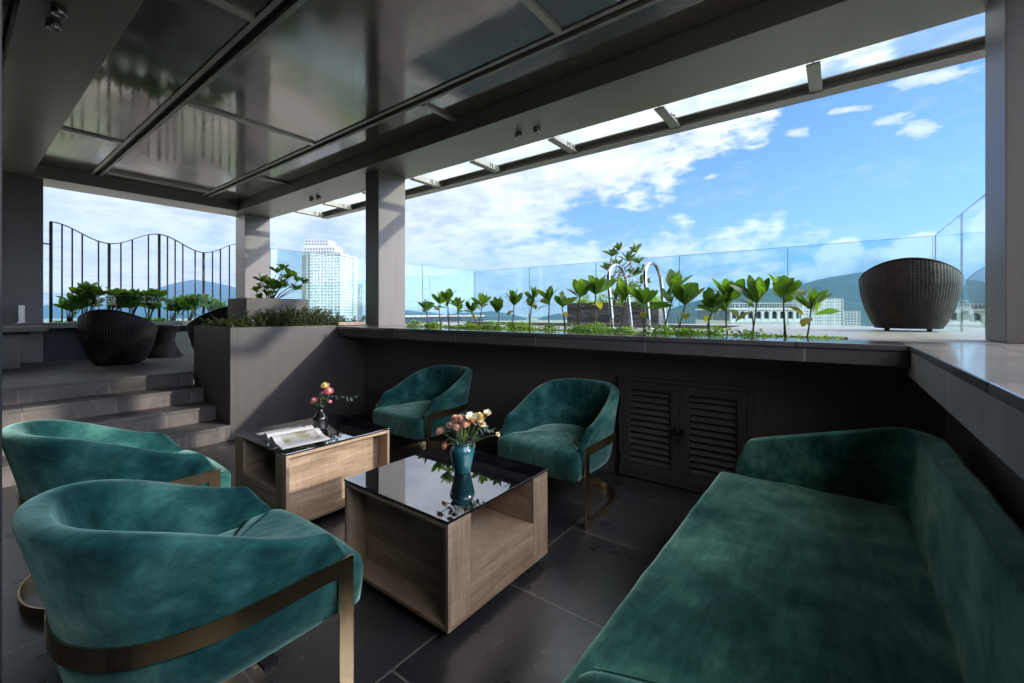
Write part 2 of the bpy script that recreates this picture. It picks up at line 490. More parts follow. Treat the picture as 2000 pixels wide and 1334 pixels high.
# steps: four risers running along y
b = MB()
RX = [-4.96, -5.342, -5.70, -6.02]; RZ = [.155,.31,.465,.62]
tr = MB(); rs = MB()
for i, x in enumerate(RX):
    z0 = 0 if i == 0 else RZ[i-1]
    xe = RX[i+1] if i < 3 else -6.30
    rs.box(x-.06, x, -2.2, 1.775, z0+(.0 if i == 0 else .001), RZ[i]-.026)
    if i < 3: tr.box(xe-.01, x+.012, -2.2, 1.776, RZ[i]-.026, RZ[i]+.002)
tr.box(-6.30, -6.02+.012, -2.2, 1.776, TZ-.026, TZ+.003)
st = empty('stone_steps', (-5.5,-.2,0), 0, 'four grey brown granite steps climbing from the lounge to the upper terrace', 'steps')
wpart(rs, 'riser', M['granite'], st, bevel=.003)
wpart(tr, 'tread', M['tread'], st, bevel=.004)

# low walls of the sunken lounge
tag(MB().box(-4.96,.46,3.33,3.45,0,LZ-.115).build('lounge_back_wall', M['wall']), 'dark brown painted low wall behind the two far armchairs, under the stone ledge', 'wall')
tag(MB().box(.46,.60,-.6,3.45,0,LZ-.115).build('lounge_side_wall', M['wall']), 'near black low wall behind the sofa back, under the stained concrete ledge', 'wall')

# ledges: thin stone slab over a fascia
lg = empty('stone_ledge', (-2,3.1,0), 0, 'long dark stone ledge with glossy top, from the planter to above the louvred doors', 'ledge')
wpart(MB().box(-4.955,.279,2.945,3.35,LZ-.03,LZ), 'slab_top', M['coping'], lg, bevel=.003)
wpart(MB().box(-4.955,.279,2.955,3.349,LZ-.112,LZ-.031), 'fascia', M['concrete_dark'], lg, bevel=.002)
wpart(MB().box(-4.955,.46,3.10,3.345,LZ-.155,LZ-.1125), 'under_slab', M['wall'], lg)
lr = empty('concrete_ledge', (.6,1.5,0), 0, 'wide ledge with wet shiny top and water stained concrete edge beside the sofa', 'ledge')
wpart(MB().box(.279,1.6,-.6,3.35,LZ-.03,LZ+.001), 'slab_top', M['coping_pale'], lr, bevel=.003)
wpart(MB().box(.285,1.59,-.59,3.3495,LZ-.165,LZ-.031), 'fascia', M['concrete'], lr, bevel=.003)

# pool deck (frame of paving round the pool and the bed)
dk = MB()
BX0, BX1, BY0, BY1 = -4.25, .04, 3.36, 3.74
PX0, PX1, PY0, PY1 = -5.9, -1.0, 4.75, 6.3
dk.box(-6.25, BX0, 3.351, BY1, 1.0, LZ); dk.box(BX1, 5.5, 3.351, BY1, 1.0, LZ)
dk.box(BX0, BX1, 3.351, BY0, 1.0, LZ)
dk.box(-6.25, 5.5, BY1, PY0, 1.0, LZ)
dk.box(-6.25, PX0, PY0, PY1, 1.0, LZ); dk.box(PX1, 5.5, PY0, PY1, 1.0, LZ)
dk.box(-6.25, 5.5, PY1, 6.92, 1.0, LZ)
dk.box(1.6, 5.5, -2.5, 3.351, 1.0, LZ)
tag(dk.build('pool_deck', M['deck']), kind='structure')
tag(MB().box(PX0-.02,PX1+.02,PY0-.02,PY1+.02,1.0,1.09).build('pool_water', M['water']), kind='structure')
tag(MB().box(BX0,BX1,BY0,BY1,1.0,1.10).build('bed_soil', M['soil']), kind='structure')
# building mass below decks
tag(MB().box(-9.45,5.6,-4.0,6.95,-62,-.13).build('building_base', M['pale_wall']), 'pale wall mass of the building under the roof terrace', 'building')
tag(MB().box(-6.25,5.5,3.46,6.90,-.12,.995).build('deck_substructure', M['wall']), kind='structure')

# pool parapet
pw = empty('pool_parapet', (-6.02,5.3,LZ), 0, 'low grey stone parapet with blue tiled inner face at the far end of the pool', 'parapet')
wpart(MB().box(-6.12,-5.90,4.3,6.8,LZ+.001,1.235), 'tiled_face', m_paint('blue_tile', (.02,.045,.07), .25, .2, 20), pw)
wpart(MB().box(-6.14,-5.88,4.28,6.82,1.235,1.262), 'coping', M['concrete'], pw, bevel=.003)

# planter
pl = empty('stone_planter', (-5.5,2.55,0), 0, 'large dark painted planter box beside the steps, planted with a fine leaved bush', 'planter')
x0,x1,y0,y1 = -6.02,-4.96,1.777,3.46
w = .07; zt = 1.153
pb = MB()
pb.box(x0,x1,y0,y0+w,0,zt); pb.box(x0,x1,y1-w,y1,0,zt)
pb.box(x0,x0+w,y0+w,y1-w,0,zt); pb.box(x1-w,x1,y0+w,y1-w,0,zt)
wpart(pb, 'planter_wall', M['planter'], pl, bevel=.0015)
wpart(MB().box(x0+w,x1-w,y0+w,y1-w,0,1.08), 'soil', M['soil'], pl)
sp = empty('small_planter', (-5.75,2.45,1.08), 0, 'small raised grey planter box standing behind the bush, holding the broad leaved plants', 'planter')
q = MB(); X0,X1,Y0,Y1 = -5.94,-5.40,2.10,2.82
ZT = 1.478
q.box(X0,X1,Y0,Y0+.04,1.081,ZT); q.box(X0,X1,Y1-.04,Y1,1.081,ZT); q.box(X0,X0+.04,Y0+.04,Y1-.04,1.081,ZT); q.box(X1-.04,X1,Y0+.04,Y1-.04,1.081,ZT)
wpart(q, 'planter_wall', M['planter'], sp, bevel=.002)
wpart(MB().box(X0+.04,X1-.04,Y0+.04,Y1-.04,1.1,ZT-.04), 'soil', M['soil'], sp)

# columns
def column(x0, x1, y0, y1, z0, label):
    o = MB().box(x0,x1,y0,y1,z0,SZ+.001).build('column', M['column'], bevel=.004)
    return tag(o, label, 'column', 'square columns carrying the roof')
column(-9.33,-8.90,.40,.855,TZ+.001,'leftmost thick dark column behind the wicker chair, left of the wavy railing')
column(-9.35,-8.92,3.44,3.89,TZ-.3,'square dark column at the far corner of the roof, right of the wavy railing')
column(-5.10,-4.81,3.45,3.885,LZ+.001,'tall dark column standing on the ledge behind the far left armchair')
column(.708,1.12,3.45,3.86,LZ+.002,'pale lit column at the right edge, in front of the side glass fence')

# roof
rf = empty('roof', (-4,1.7,SZ), 0, 'dark lacquered panel roof with recessed ceiling and wide painted soffit beams', 'roof')
bm_ = MB()
bm_.box(-9.38, 1.13, 3.28, 3.93, SZ, 3.7)           # front beam
wpart(bm_, 'soffit_beam', M['soffit'], rf, bevel=.004)
wpart(MB().box(-8.801, .60, .28, .73, SZ, 3.698), 'soffit_beam', M['soffit'], rf, bevel=.004)
wpart(MB().box(-9.38, -8.80, -1.6, 3.279, SZ+.001, 3.699), 'soffit_beam', M['soffit'], rf, bevel=.004)
wpart(MB().box(.601, 1.13, -1.6, 3.279, SZ+.001, 3.699), 'soffit_beam', M['soffit'], rf, bevel=.004)
wpart(MB().box(-9.30, 1.10, -1.6, 3.5, 3.42, 3.68), 'roof_slab', M['dark'], rf)
def panels(y0, y1, cuts):
    xs = [-8.80] + sorted(cuts) + [.60]
    for a, c in zip(xs, xs[1:]):
        wpart(MB().box(a+.012, c-.012, y0+.012, y1-.012, CZ, CZ+.04), 'ceiling_panel', M['ceiling'], rf, bevel=.004)
G = .055
panels(.73, 1.37-G, [-6.85,-3.24])
panels(1.37+G, 2.77-G, [-8.45,-5.04,-1.62])
panels(2.77+G, 3.28, [-6.92,-3.24])
panels(-1.6, .28, [-6.0,-3.0])
for y in (1.37, 2.77):       # double lipped channel with a dark gap
    c = MB()
    for s in (-1, 1):
        c.box(-8.80,.60, y+s*.048-.019, y+s*.048+.019, CZ-.012, CZ+.03)
    wpart(c, 'channel', M['steel'], rf, bevel=.002)
    wpart(MB().box(-8.80,.60, y-.0285, y+.0285, CZ+.02, CZ+.05), 'channel_gap', M['dark'], rf)
    sb = MB()
    x = -8.6
    while x < .4:
        for s in (-1, 1):
            sb.lathe([(.0,-.003),(.004,-.002),(.005,.002)], (x, y+s*.048, CZ-.0125), 8)
        x += .55
    wpart(sb, 'screw_heads', M['dark'], rf)
for x, ya, yb in ((-6.85,.73,1.37-G-.013),(-3.24,.73,1.37-G-.013),(-5.04,1.37+G+.013,2.77-G-.013),(-1.62,1.37+G+.013,2.77-G-.013),(-8.45,1.37+G+.013,2.77-G-.013),(-6.92,2.77+G+.013,3.28),(-3.24,2.77+G+.013,3.28)):
    wpart(MB().box(x-.028,x+.028,ya,yb,CZ-.026,CZ+.02), 'cross_bar', M['steel_light'], rf, bevel=.002)
# unseen block added to keep sun off the near armchairs; then the house wall
sh = tag(MB().box(3.5,4.3,1.55,3.35,1.0,3.15).build('sun_blocker', M['planter'], bevel=.01), 'unseen grey block added beyond the right ledge to shade the near armchairs', 'sun blocker')
hw = tag(MB().box(-9.3,2.2,-.62,-.50,-.1,SZ+.2).build('house_wall', m_paint('house_paint', (.035,.032,.03), .5, .1, 1)), 'dark house wall behind the two nearest armchairs and the camera', 'wall')

# steel and glass awning along the front beam
aw = empty('glass_awning', (-3.5,4.2,SZ), 0, 'grey steel awning with overhead glass panes bolted along the front beam', 'awning')
BYo, BYi = 4.555, 4.435
ob = MB()
ob.box(-8.02, 1.06, BYo-.012, BYo, SZ-.03, SZ+.085)             # web
ob.box(-8.02, 1.06, BYi, BYo-.012, SZ-.03, SZ-.018)            # flanges
ob.box(-8.02, 1.06, BYi, BYo-.012, SZ+.073, SZ+.085)
wpart(ob, 'outer_beam', M['steel'], aw, bevel=.002)
xs = [-7.98,-7.02,-5.87,-4.73,-3.60,-2.46,-1.31,-.16,1.0]
for x in xs:
    a = MB()
    a.box(x-.006, x+.006, 3.931, BYo-.014, SZ-.016, SZ+.072)
    a.box(x-.045, x-.006, 3.931, BYi-.002, SZ-.016, SZ-.004); a.box(x+.006, x+.045, 3.931, BYi-.002, SZ-.016, SZ-.004)
    am = wpart(a, 'arm', M['steel'], aw, bevel=.001)
    p = MB()
    p.box(x+.0065, x+.016, BYi-.16, BYi-.002, SZ+.0, SZ+.07)
    for dy in (-.13,-.06):
        for dz in (.018,.052):
            p.tube([(x+.014, BYi+dy, SZ+dz), (x+.034, BYi+dy, SZ+dz)], .011, 6)
    L = aw.location
    p.v = [(u-L.x, v-L.y, w_-L.z) for u, v, w_ in p.v]
    p.build('bolt_plate', M['steel'], am)
for a, c in zip(xs, xs[1:]):
    wpart(MB().box(a+.012, c-.012, 3.935, BYo-.03, SZ+.089, SZ+.099), 'glass_pane', M['roofglass'], aw)

# glass fences
def gfence(name, pts, z0, z1, label, th=.012, cat='glass fence', gm='glass'):
    c = (Vector(pts[0])+Vector(pts[-1]))/2
    root = empty(name, (c.x, c.y, z0), 0, label, cat)
    for k, (a, d) in enumerate(zip(pts, pts[1:])):
        a = Vector(a).to_3d(); d = Vector(d).to_3d(); t = (d-a).normalized(); nn = Vector((-t.y, t.x, 0))
        A = a + t*.006; D = d - t*.006
        m = MB(); m.obox((A+D)/2 + Vector((0,0,(z0+z1)/2)), (D-A)/2, nn*th/2, Vector((0,0,(z1-z0)/2)))
        p = wpart(m, 'glass_panel', M[gm], root)
        e = MB(); e.obox((A+D)/2 + Vector((0,0,z1+.0022)), (D-A)/2, nn*th/2, Vector((0,0,.002)))
        for s, P in ((-1, A),(1, D)):
            e.obox(P + t*s*.003 + Vector((0,0,(z0+z1)/2)), t*.0022, nn*(th/2+.001), Vector((0,0,(z1-z0)/2)))
        wpart(e, 'polished_edge', M['glass_edge'], root)
    return root
FT = 2.19
gfence('glass_fence', [(.856-1.44*k*(7.076/7.2), 6.89) for k in range(6)], LZ, FT, 'long frameless green glass fence behind the row of young plants and the pool ladder')
gfence('glass_fence', [(-6.235, y) for y in (6.88,5.44,3.99,2.72)], LZ-.02, FT, 'frameless glass fence in front of the high rise tower, left of the pool')
gfence('glass_fence', [(.87, y) for y in (6.88,5.52,4.15,2.9,1.6,.3)][:3], LZ, FT, 'glass fence at the right behind the wicker chair, mirroring it, beside the pale column')
gfence('glass_screen', [(-8.93, y) for y in (-.9,.30,1.52,2.72,3.42)], 1.171, 1.575, 'low glass screen on the terrace ledge in front of the broad leaved plants', .01, 'glass screen', 'glass_low')

# ledge, bed and wavy railing at the far side of the upper terrace
tl = empty('terrace_ledge', (-8.9,1.2,TZ), 0, 'dark stone ledge on the far side of the upper terrace under the low glass screen', 'ledge')
wpart(MB().box(-9.02,-8.62,-2.2,3.44,1.095,1.17), 'slab_top', M['concrete_dark'], tl, bevel=.004)
wpart(MB().box(-8.99,-8.90,-2.2,.39,TZ,1.094), 'support_wall', m_paint('navy_wall', (.018,.019,.026), .6, .1, 2), tl)
wpart(MB().box(-8.99,-8.90,.86,3.43,TZ,1.094), 'support_wall', bpy.data.materials['navy_wall'], tl)
bt = empty('bench_table', (-8.2,.3,TZ), 0, 'dark stone table slab with thick block leg at the left edge of the terrace', 'table')
wpart(MB().box(-8.61,-7.86,-1.9,.80,1.075,1.135), 'table_slab', M['concrete_dark'], bt, bevel=.004)
wpart(MB().box(-8.5,-8.10,-1.4,.58,TZ,1.045), 'block_leg', M['column'], bt, bevel=.003)
wpart(MB().box(-8.55,-8.0,-1.5,.66,1.046,1.074), 'under_shelf', M['dark'], bt)
tag(MB().box(-9.62,-9.03,.87,3.40,.4,1.13).build('planting_bed', M['soil']), 'soil filled bed along the wavy railing, under the broad leaved plants', 'planting bed')
cl = empty('glass_clamp', tuple(atX(42,-8.80,640).xy)+(1.17,), 0, 'small shiny metal clamp holding the low glass screen near the left edge', 'clamp')
mb_ = MB(); mb_.box(-.015,.015,-.03,.03,.012,.24); mb_.build('upright', M['fixture'], cl, bevel=.003)
MB().box(-.04,.04,-.05,.05,0,.012).build('base_plate', M['chrome'], cl, bevel=.002)

XR = -9.66
rl = empty('wavy_railing', (XR,1.9,1.0), 0, 'tall black railing of upright bars with a wavy top rail behind the terrace plants', 'railing')
def wave(y): return 2.585 + .125*math.cos((y-1.0)*2*PI/1.33)
ys = []
for px in (99.3,121,141,160.5,192.3,213,236,258.3,289.8,310.8,327,342,357,381,397.4,415,430.4,448,466,490,515):
    ys.append(atX(px, XR).y)
thick = {0,5,9,14,19}
for k, y in enumerate(ys):
    r = .019 if k in thick else .0095
    m = MB().box(XR-.012, XR+.012, y-r, y+r, .9, wave(y)-.008)
    wpart(m, 'bar', M['railing'], rl)
tp = MB(); n = 70
rows = []
for i in range(n+1):
    y = ys[0] - .012 + (ys[-1]-ys[0]+.03)*i/n; z = wave(y)
    rows.append([(XR-.02,y,z-.008),(XR+.02,y,z-.008),(XR+.02,y,z+.004),(XR-.02,y,z+.004)])
tp.grid(rows, True)
wpart(tp, 'top_rail', M['railing'], rl)
m = MB().tube([(XR, ys[0], 2.36),(XR+.06, ys[0]-.12, 2.36)], .012, 6); m.tube([(XR+.06, ys[0]-.10, 2.36),(XR+.07, ys[0]-.13, 2.36)], .03, 8)
wpart(m, 'wall_bracket', M['railing'], rl)

# spotlights on the soffits
def spot(x, y, label):
    r = empty('spotlight', (x, y, SZ), 0, label, 'spotlight', 'small round spotlights on the soffit')
    MB().lathe([(.0,-.001),(.034,-.001),(.036,-.004),(.036,-.05),(.033,-.055),(.026,-.054),(.026,-.046)], (0,0,0), 20).build('housing', M['fixture'], r, smooth=True)
    MB().lathe([(.0,-.050),(.015,-.049),(.026,-.045)], (0,0,0), 16).build('lens', M['lens'], r, smooth=True)
spot(-3.80,.43,'round soffit spotlight at the top left corner, the one nearer the camera')
spot(-4.02,.43,'round soffit spotlight at the top left corner, the one farther back')
spot(-2.66,3.62,'left one of the two spotlights on the front beam above the glass awning')
spot(-2.44,3.63,'right one of the two spotlights on the front beam above the glass awning')
spot(-6.86,3.64,'left one of the far spotlight pair beside the tall column top')
spot(-6.66,3.64,'right one of the far spotlight pair beside the tall column top')

# door frame at the left edge, close to the camera
fr = empty('door_frame', (-1.30,0,0), 0, 'blurred black door frame post cut off at the left edge of the picture', 'door frame')
m_ = MB().box(-1.37,-1.218,-.06,.066,0,CZ)
wpart(m_, 'post', M['dark'], fr, bevel=.003)
wpart(MB().box(-1.2175,-1.214,-.02,.060,0,CZ), 'trim', M['steel'], fr)

# louvred double door in the back wall
DY = 3.33
dl, dr = atY(1213, DY).x, atY(1473, DY).x
ztop = H-(745-HY)/F*(DY/ (SA*((1213-1000)/F)+CA))
dz0, dz1 = .055, .80
vd = empty('louvred_door', ((dl+dr)/2, DY, 0), 0, 'pair of small black louvred metal doors in the low back wall, between armchair and sofa', 'door')
m = MB()
m.box(dl,dr,DY-.045,DY,dz1-.03,dz1); m.box(dl,dr,DY-.045,DY,dz0-.04,dz0-.01)
m.box(dl,dl+.03,DY-.045,DY,dz0-.01,dz1-.03); m.box(dr-.03,dr,DY-.045,DY,dz0-.01,dz1-.03)
wpart(m, 'door_frame', M['dark_metal'], vd, bevel=.003)
wpart(MB().box(dl+.03,dr-.03,DY-.004,DY-.001,dz0-.01,dz1-.03), 'dark_backing', M['dark'], vd)
mid = (dl+dr)/2
for a, c in ((dl+.033, mid-.003),(mid+.003, dr-.033)):
    m = MB(); za, zb = dz0-.006, dz1-.034; s = .062
    y_0, y_1 = DY-.052, DY-.02
    m.box(a,c,y_0,y_1,za,za+s+.02); m.box(a,c,y_0,y_1,zb-s,zb)
    m.box(a,a+s,y_0,y_1,za+s+.02,zb-s); m.box(c-s,c,y_0,y_1,za+s+.02,zb-s)
    # raised mouldings
    for k in (.018, .034, .05):
        m.box(a+k,c-k,y_0-.004,y_0-.0005,zb-k-.004,zb-k); m.box(a+k,c-k,y_0-.004,y_0-.0005,za+k,za+k+.004)
        m.box(a+k,a+k+.004,y_0-.004,y_0-.0005,za+k+.004,zb-k-.004); m.box(c-k-.004,c-k,y_0-.004,y_0-.0005,za+k+.004,zb-k-.004)
    nl = 12; z_a, z_b = za+s+.02, zb-s
    for k in range(nl):
        z = z_a + (z_b-z_a)*(k+.5)/nl
        m.obox(((a+c)/2, DY-.030, z), ((c-a)/2-s, 0, 0), (0,.012,.019), (0,-.0022,.0014))
    wpart(m, 'door_leaf', M['dark_metal'], vd, bevel=.0012, segs=1)
m = MB(); m.box(mid-.045,mid-.012,DY-.075,DY-.053,.40,.455); m.box(mid+.004,mid+.036,DY-.08,DY-.053,.395,.45)
m.tube([(mid-.03,DY-.082,.43),(mid+.02,DY-.082,.42)], .006, 8); m.box(mid-.004,mid+.01,DY-.073,DY-.060,.335,.40)
wpart(m, 'padlock', M['dark'], vd, bevel=.003)
for x in (dl+.031, dr-.031):
    for z in (.16,.60):
        m = MB().tube([(x,DY-.06,z-.045),(x,DY-.06,z+.045)], .008, 8)
        wpart(m, 'hinge', M['dark_metal'], vd)

# pool ladder
pld = empty('pool_ladder', (-1.8,4.5,LZ), 0, 'curved chrome handrails of the pool ladder rising behind the young plants', 'pool ladder')
for x in (-2.0,-1.60):
    pts = [(x,4.33,LZ)]
    pts += [(x,4.345+.0*k,LZ+.12*k) for k in range(1,5)]
    for k in range(11):
        a = PI - PI*k/10
        pts.append((x, 4.60+.25*math.cos(a), LZ+.52+.185*math.sin(a)))
    pts += [(x,4.855,LZ+.3),(x,4.86,LZ),(x,4.86,LZ-.06)]
    pts = [(u+.06*(1-min(1,max(0,(w_-LZ)/.6))), v_, w_) for u, v_, w_ in pts]
    wpart(MB().tube(pts, .0205, 14), 'handrail', M['chrome'], pld, smooth=True)
    wpart(MB().lathe([(.021,.02),(.045,.012),(.05,.001)], (x+.06,4.33,LZ), 18), 'collar', M['chrome'], pld, smooth=True)
for z in (LZ-.045,):
    wpart(MB().box(-1.98,-1.62,4.865,4.93,z-.01,z+.01), 'tread', M['chrome'], pld)

# wooden tray
ty = empty('wooden_tray', (-5.03,3.14,1.154), R(8), 'small pale wooden tray lying where the planter meets the ledge', 'tray')
m = MB(); m.box(-.07,.07,-.19,.19,.004,.014)
m.box(-.075,-.067,-.195,.195,.0,.034); m.box(.067,.075,-.195,.195,.0,.034)
m.box(-.067,.067,-.195,-.187,.0,.034); m.box(-.067,.067,.187,.195,.0,.034)
m.build('tray_body', M['tray_wood'], ty, bevel=.002)
# ================================================================== furniture
def lerp(a, b, t): return a + (b-a)*t
def smooth(t): t = max(0, min(1, t)); return t*t*(3-2*t)
def resample(pts, n):
    P = [Vector(p) for p in pts]; L = [0]
    for a, b in zip(P, P[1:]): L.append(L[-1] + (b-a).length)
    out = []; j = 0
    for i in range(n+1):
        s = L[-1]*i/n
        while j < len(P)-2 and L[j+1] < s: j += 1
        t = (s-L[j])/max(1e-9, L[j+1]-L[j]); out.append(P[j].lerp(P[j+1], t))
    return out
def normals2(P, flip=1):
    out = []
    for i in range(len(P)):
        t = (P[min(i+1, len(P)-1)] - P[max(i-1, 0)]).normalized()
        out.append(Vector((t.y, -t.x))*flip)
    return out

def shell(path, nrm, rim, flare, th, zb, zi, lean_in, zband):
    """closed upholstered wall following a plan path; returns MB"""
    mb = MB(); rows = []
    for i, (p, n) in enumerate(zip(path, nrm)):
        z = rim[i]; f = flare[i]
        zi_ = min(zi, z-.03); t = th[i]
        zc = min(zband, z-.05)
        pr = [(-.075, zb), (-.045, zb+.004), (-.022, zb+.03), (-.004, lerp(zb+.03, zc, .6)), (0, zc),
              (f*.35, lerp(zc, z, .35)), (f*.75, lerp(zc, z, .75)), (f*.97, z-.022), (f-.004, z-.010), (f-.016, z-.002), (f-t*.5, z+.003), (f-t+.014, z-.004), (f-t+.003, z-.014),
              (f-t-.002, z-.03), (lerp(f-t, -lean_in[i], .35), lerp(z, zi_, .4)), (lerp(f-t, -lean_in[i], .75), lerp(z, zi_, .75)), (-lean_in[i], zi_), (-lean_in[i]-.004, lerp(zi_, zb, .5)), (-lean_in[i]-.004, zb)]
        rows.append([(p.x+n.x*o, p.y+n.y*o, zz) for o, zz in pr])
    W = len(rows[0])
    # rounded ends
    def inset(r, d, k):
        c = sum((Vector(q) for q in r), Vector())/len(r)
        return [tuple(Vector(q).lerp(c, k) + d) for q in r]
    t0 = (path[0]-path[1]).normalized().to_3d(); t1 = (path[-1]-path[-2]).normalized().to_3d()
    rows = [inset(rows[0], t0*.012, .16), inset(rows[0], t0*.007, .06)] + rows + [inset(rows[-1], t1*.007, .06), inset(rows[-1], t1*.012, .16)]
    n = mb.grid(rows, True)
    mb.cap(n, W, True); mb.cap(n+(len(rows)-1)*W, W)
    return mb

def strip(mb, path, nrm, off, th, z0, z1):
    rows = []
    for p, n in zip(path, nrm):
        a = p + n*off; b = p + n*(off+th)
        rows.append([(a.x,a.y,z0),(b.x,b.y,z0),(b.x,b.y,z1),(a.x,a.y,z1)])
    n0 = mb.grid(rows, True); mb.cap(n0, 4, True); mb.cap(n0+(len(rows)-1)*4, 4)

def armchair(loc, rz, label):
    root = empty('velvet_armchair', loc, rz, label, 'armchair', 'teal velvet barrel armchairs on brass frames')
    W_, YF, YB = .325, .37, -.29
    pts = [(W_, YF), (W_, .25), (W_+.003, .12)]
    for k in range(1, 40):
        a = PI*k/40; e = 2/2.35
        x = (W_+.003)*math.copysign(abs(math.cos(a))**e, math.cos(a)); y = .08 - (.08-YB)*abs(math.sin(a))**e
        pts.append((x, y))
    pts += [(-W_-.003, .12), (-W_, .25), (-W_, YF)]
    path = resample(pts, 64)
    nrm = normals2(path, -1)
    rim = []; flare = []; th = []; li = []
    for p, n in zip(path, nrm):
        y = p.y
        if y > .295: z = lerp(.592, .49, smooth((y-.295)/.075)**.9)
        else:
            z = lerp(.592, .79, smooth((.295-y)/.62)**.82)
        back = max(0, -n.y)
        rim.append(z)
        flare.append((.018 + .052*back)*min(1, (z-.46)/.2))
        th.append(lerp(.050, .075, smooth((z-.55)/.2)))
        li.append(lerp(.060, .105, back))
    sh = shell(path, nrm, rim, flare, th, .275, .445, li, .49)
    o = sh.build('shell', M['velvet'], root, smooth=True, subsurf=1)
    # piping seams on the inner face
    for i in (19, 45):
        sm = MB()
        p, n = path[i], nrm[i]
        z = rim[i]; f = flare[i]; t = th[i]
        q = []
        for k in range(9):
            u = k/8; o_ = lerp(f-t-.001, -li[i], u)+.0015
            q.append((p.x+n.x*o_, p.y+n.y*o_, lerp(z-.02, .45, u)))
        sm.tube(q, .0016, 5)
        sm.build('seam', M['velvet'], o, smooth=True)
    # seat
    def plan(d, front):
        out = []
        for p, n in zip(path, nrm):
            if p.y < .27:
                k = .066 + .035*max(0,-n.y)
                out.append((p.x - n.x*(k+d), p.y - n.y*(k+d)))
        out = [(x, y) for x, y in out]
        w = W_-.012-d*.8; w2 = W_-.022-d*.6
        L = [(-w2, .29), (-w2, .345), (-w+.006, .378), (-w, .395), (-w, front-.035), (-w+.012, front-.012), (-w+.04, front-d*.2)]
        fr_ = [(lerp(-w+.04, w-.04, k/8), front + .010*math.sin(PI*k/8)) for k in range(1, 8)]
        Rr = [(w-.04, front-d*.2), (w-.012, front-.012), (w, front-.035), (w, .395), (w-.006, .378), (w2, .345), (w2, .29)]
        return out + L + fr_ + Rr
    rings = [(.285,.035,.425),(.30,.008,.436),(.36,0,.442),(.415,0,.445),(.440,.003,.441),(.456,.012,.430),(.466,.030,.41),(.473,.075,.385),(.478,.16,.33)]
    rows = []
    for z, d, fq in rings[:7]:
        pl_ = plan(d, fq)
        rows.append([(x, y, z) for x, y in pl_])
    c0_ = Vector((0, .08, 0))
    for q, z in ((.9,.471),(.72,.477),(.5,.482),(.25,.485)):
        rows.append([(lerp(c0_.x, x, q), lerp(c0_.y, y, q), z) for x, y, _ in rows[6]])
    m = MB(); n0 = m.grid(rows, True); Wn = len(rows[0])
    m.cap(n0, Wn, True)
    c = sum((Vector(q) for q in rows[-1]), Vector())/Wn; c.z = .486
    for k in range(Wn):
        m.face([rows[-1][k], rows[-1][(k+1) % Wn], tuple(c)])
    m.build('seat_cushion', M['velvet'], root, smooth=True, weld=True)
    # brass
    fm = MB(); strip(fm, path, nrm, .002, .007, .437, .492)
    fm.build('frame_band', M['brass'], root)
    for s in (1, -1):
        l = MB(); l.box(s*(W_+.0095), s*(W_+.0015), YF-.047, YF+.005, .0455, .4915)
        l.build('leg', M['brass'], root, bevel=.001, segs=1)
    fl = MB(); strip(fl, path, nrm, .0018, .0075, 0, .045)
    fl.build('floor_ring', M['brass'], root)
    u = MB(); u.box(-.2,.2,-.16,.28,.262,.284)
    u.box(-.315,.315,.10,.14,.268,.280)
    u.build('underframe', M['dark'], root)
    return root
armchair((-1.635,.46,0), 0, 'teal velvet armchair closest to the camera, at the lower left, seen from behind')
armchair((-2.90,.50,0), 0, 'teal velvet armchair with its back to the steps corner, just behind the nearest armchair')
armchair((-1.545,2.70,0), PI, 'teal velvet armchair against the back wall beside the louvred doors')
armchair((-2.965,2.71,0), PI, 'teal velvet armchair in the corner below the planter and the tall column')

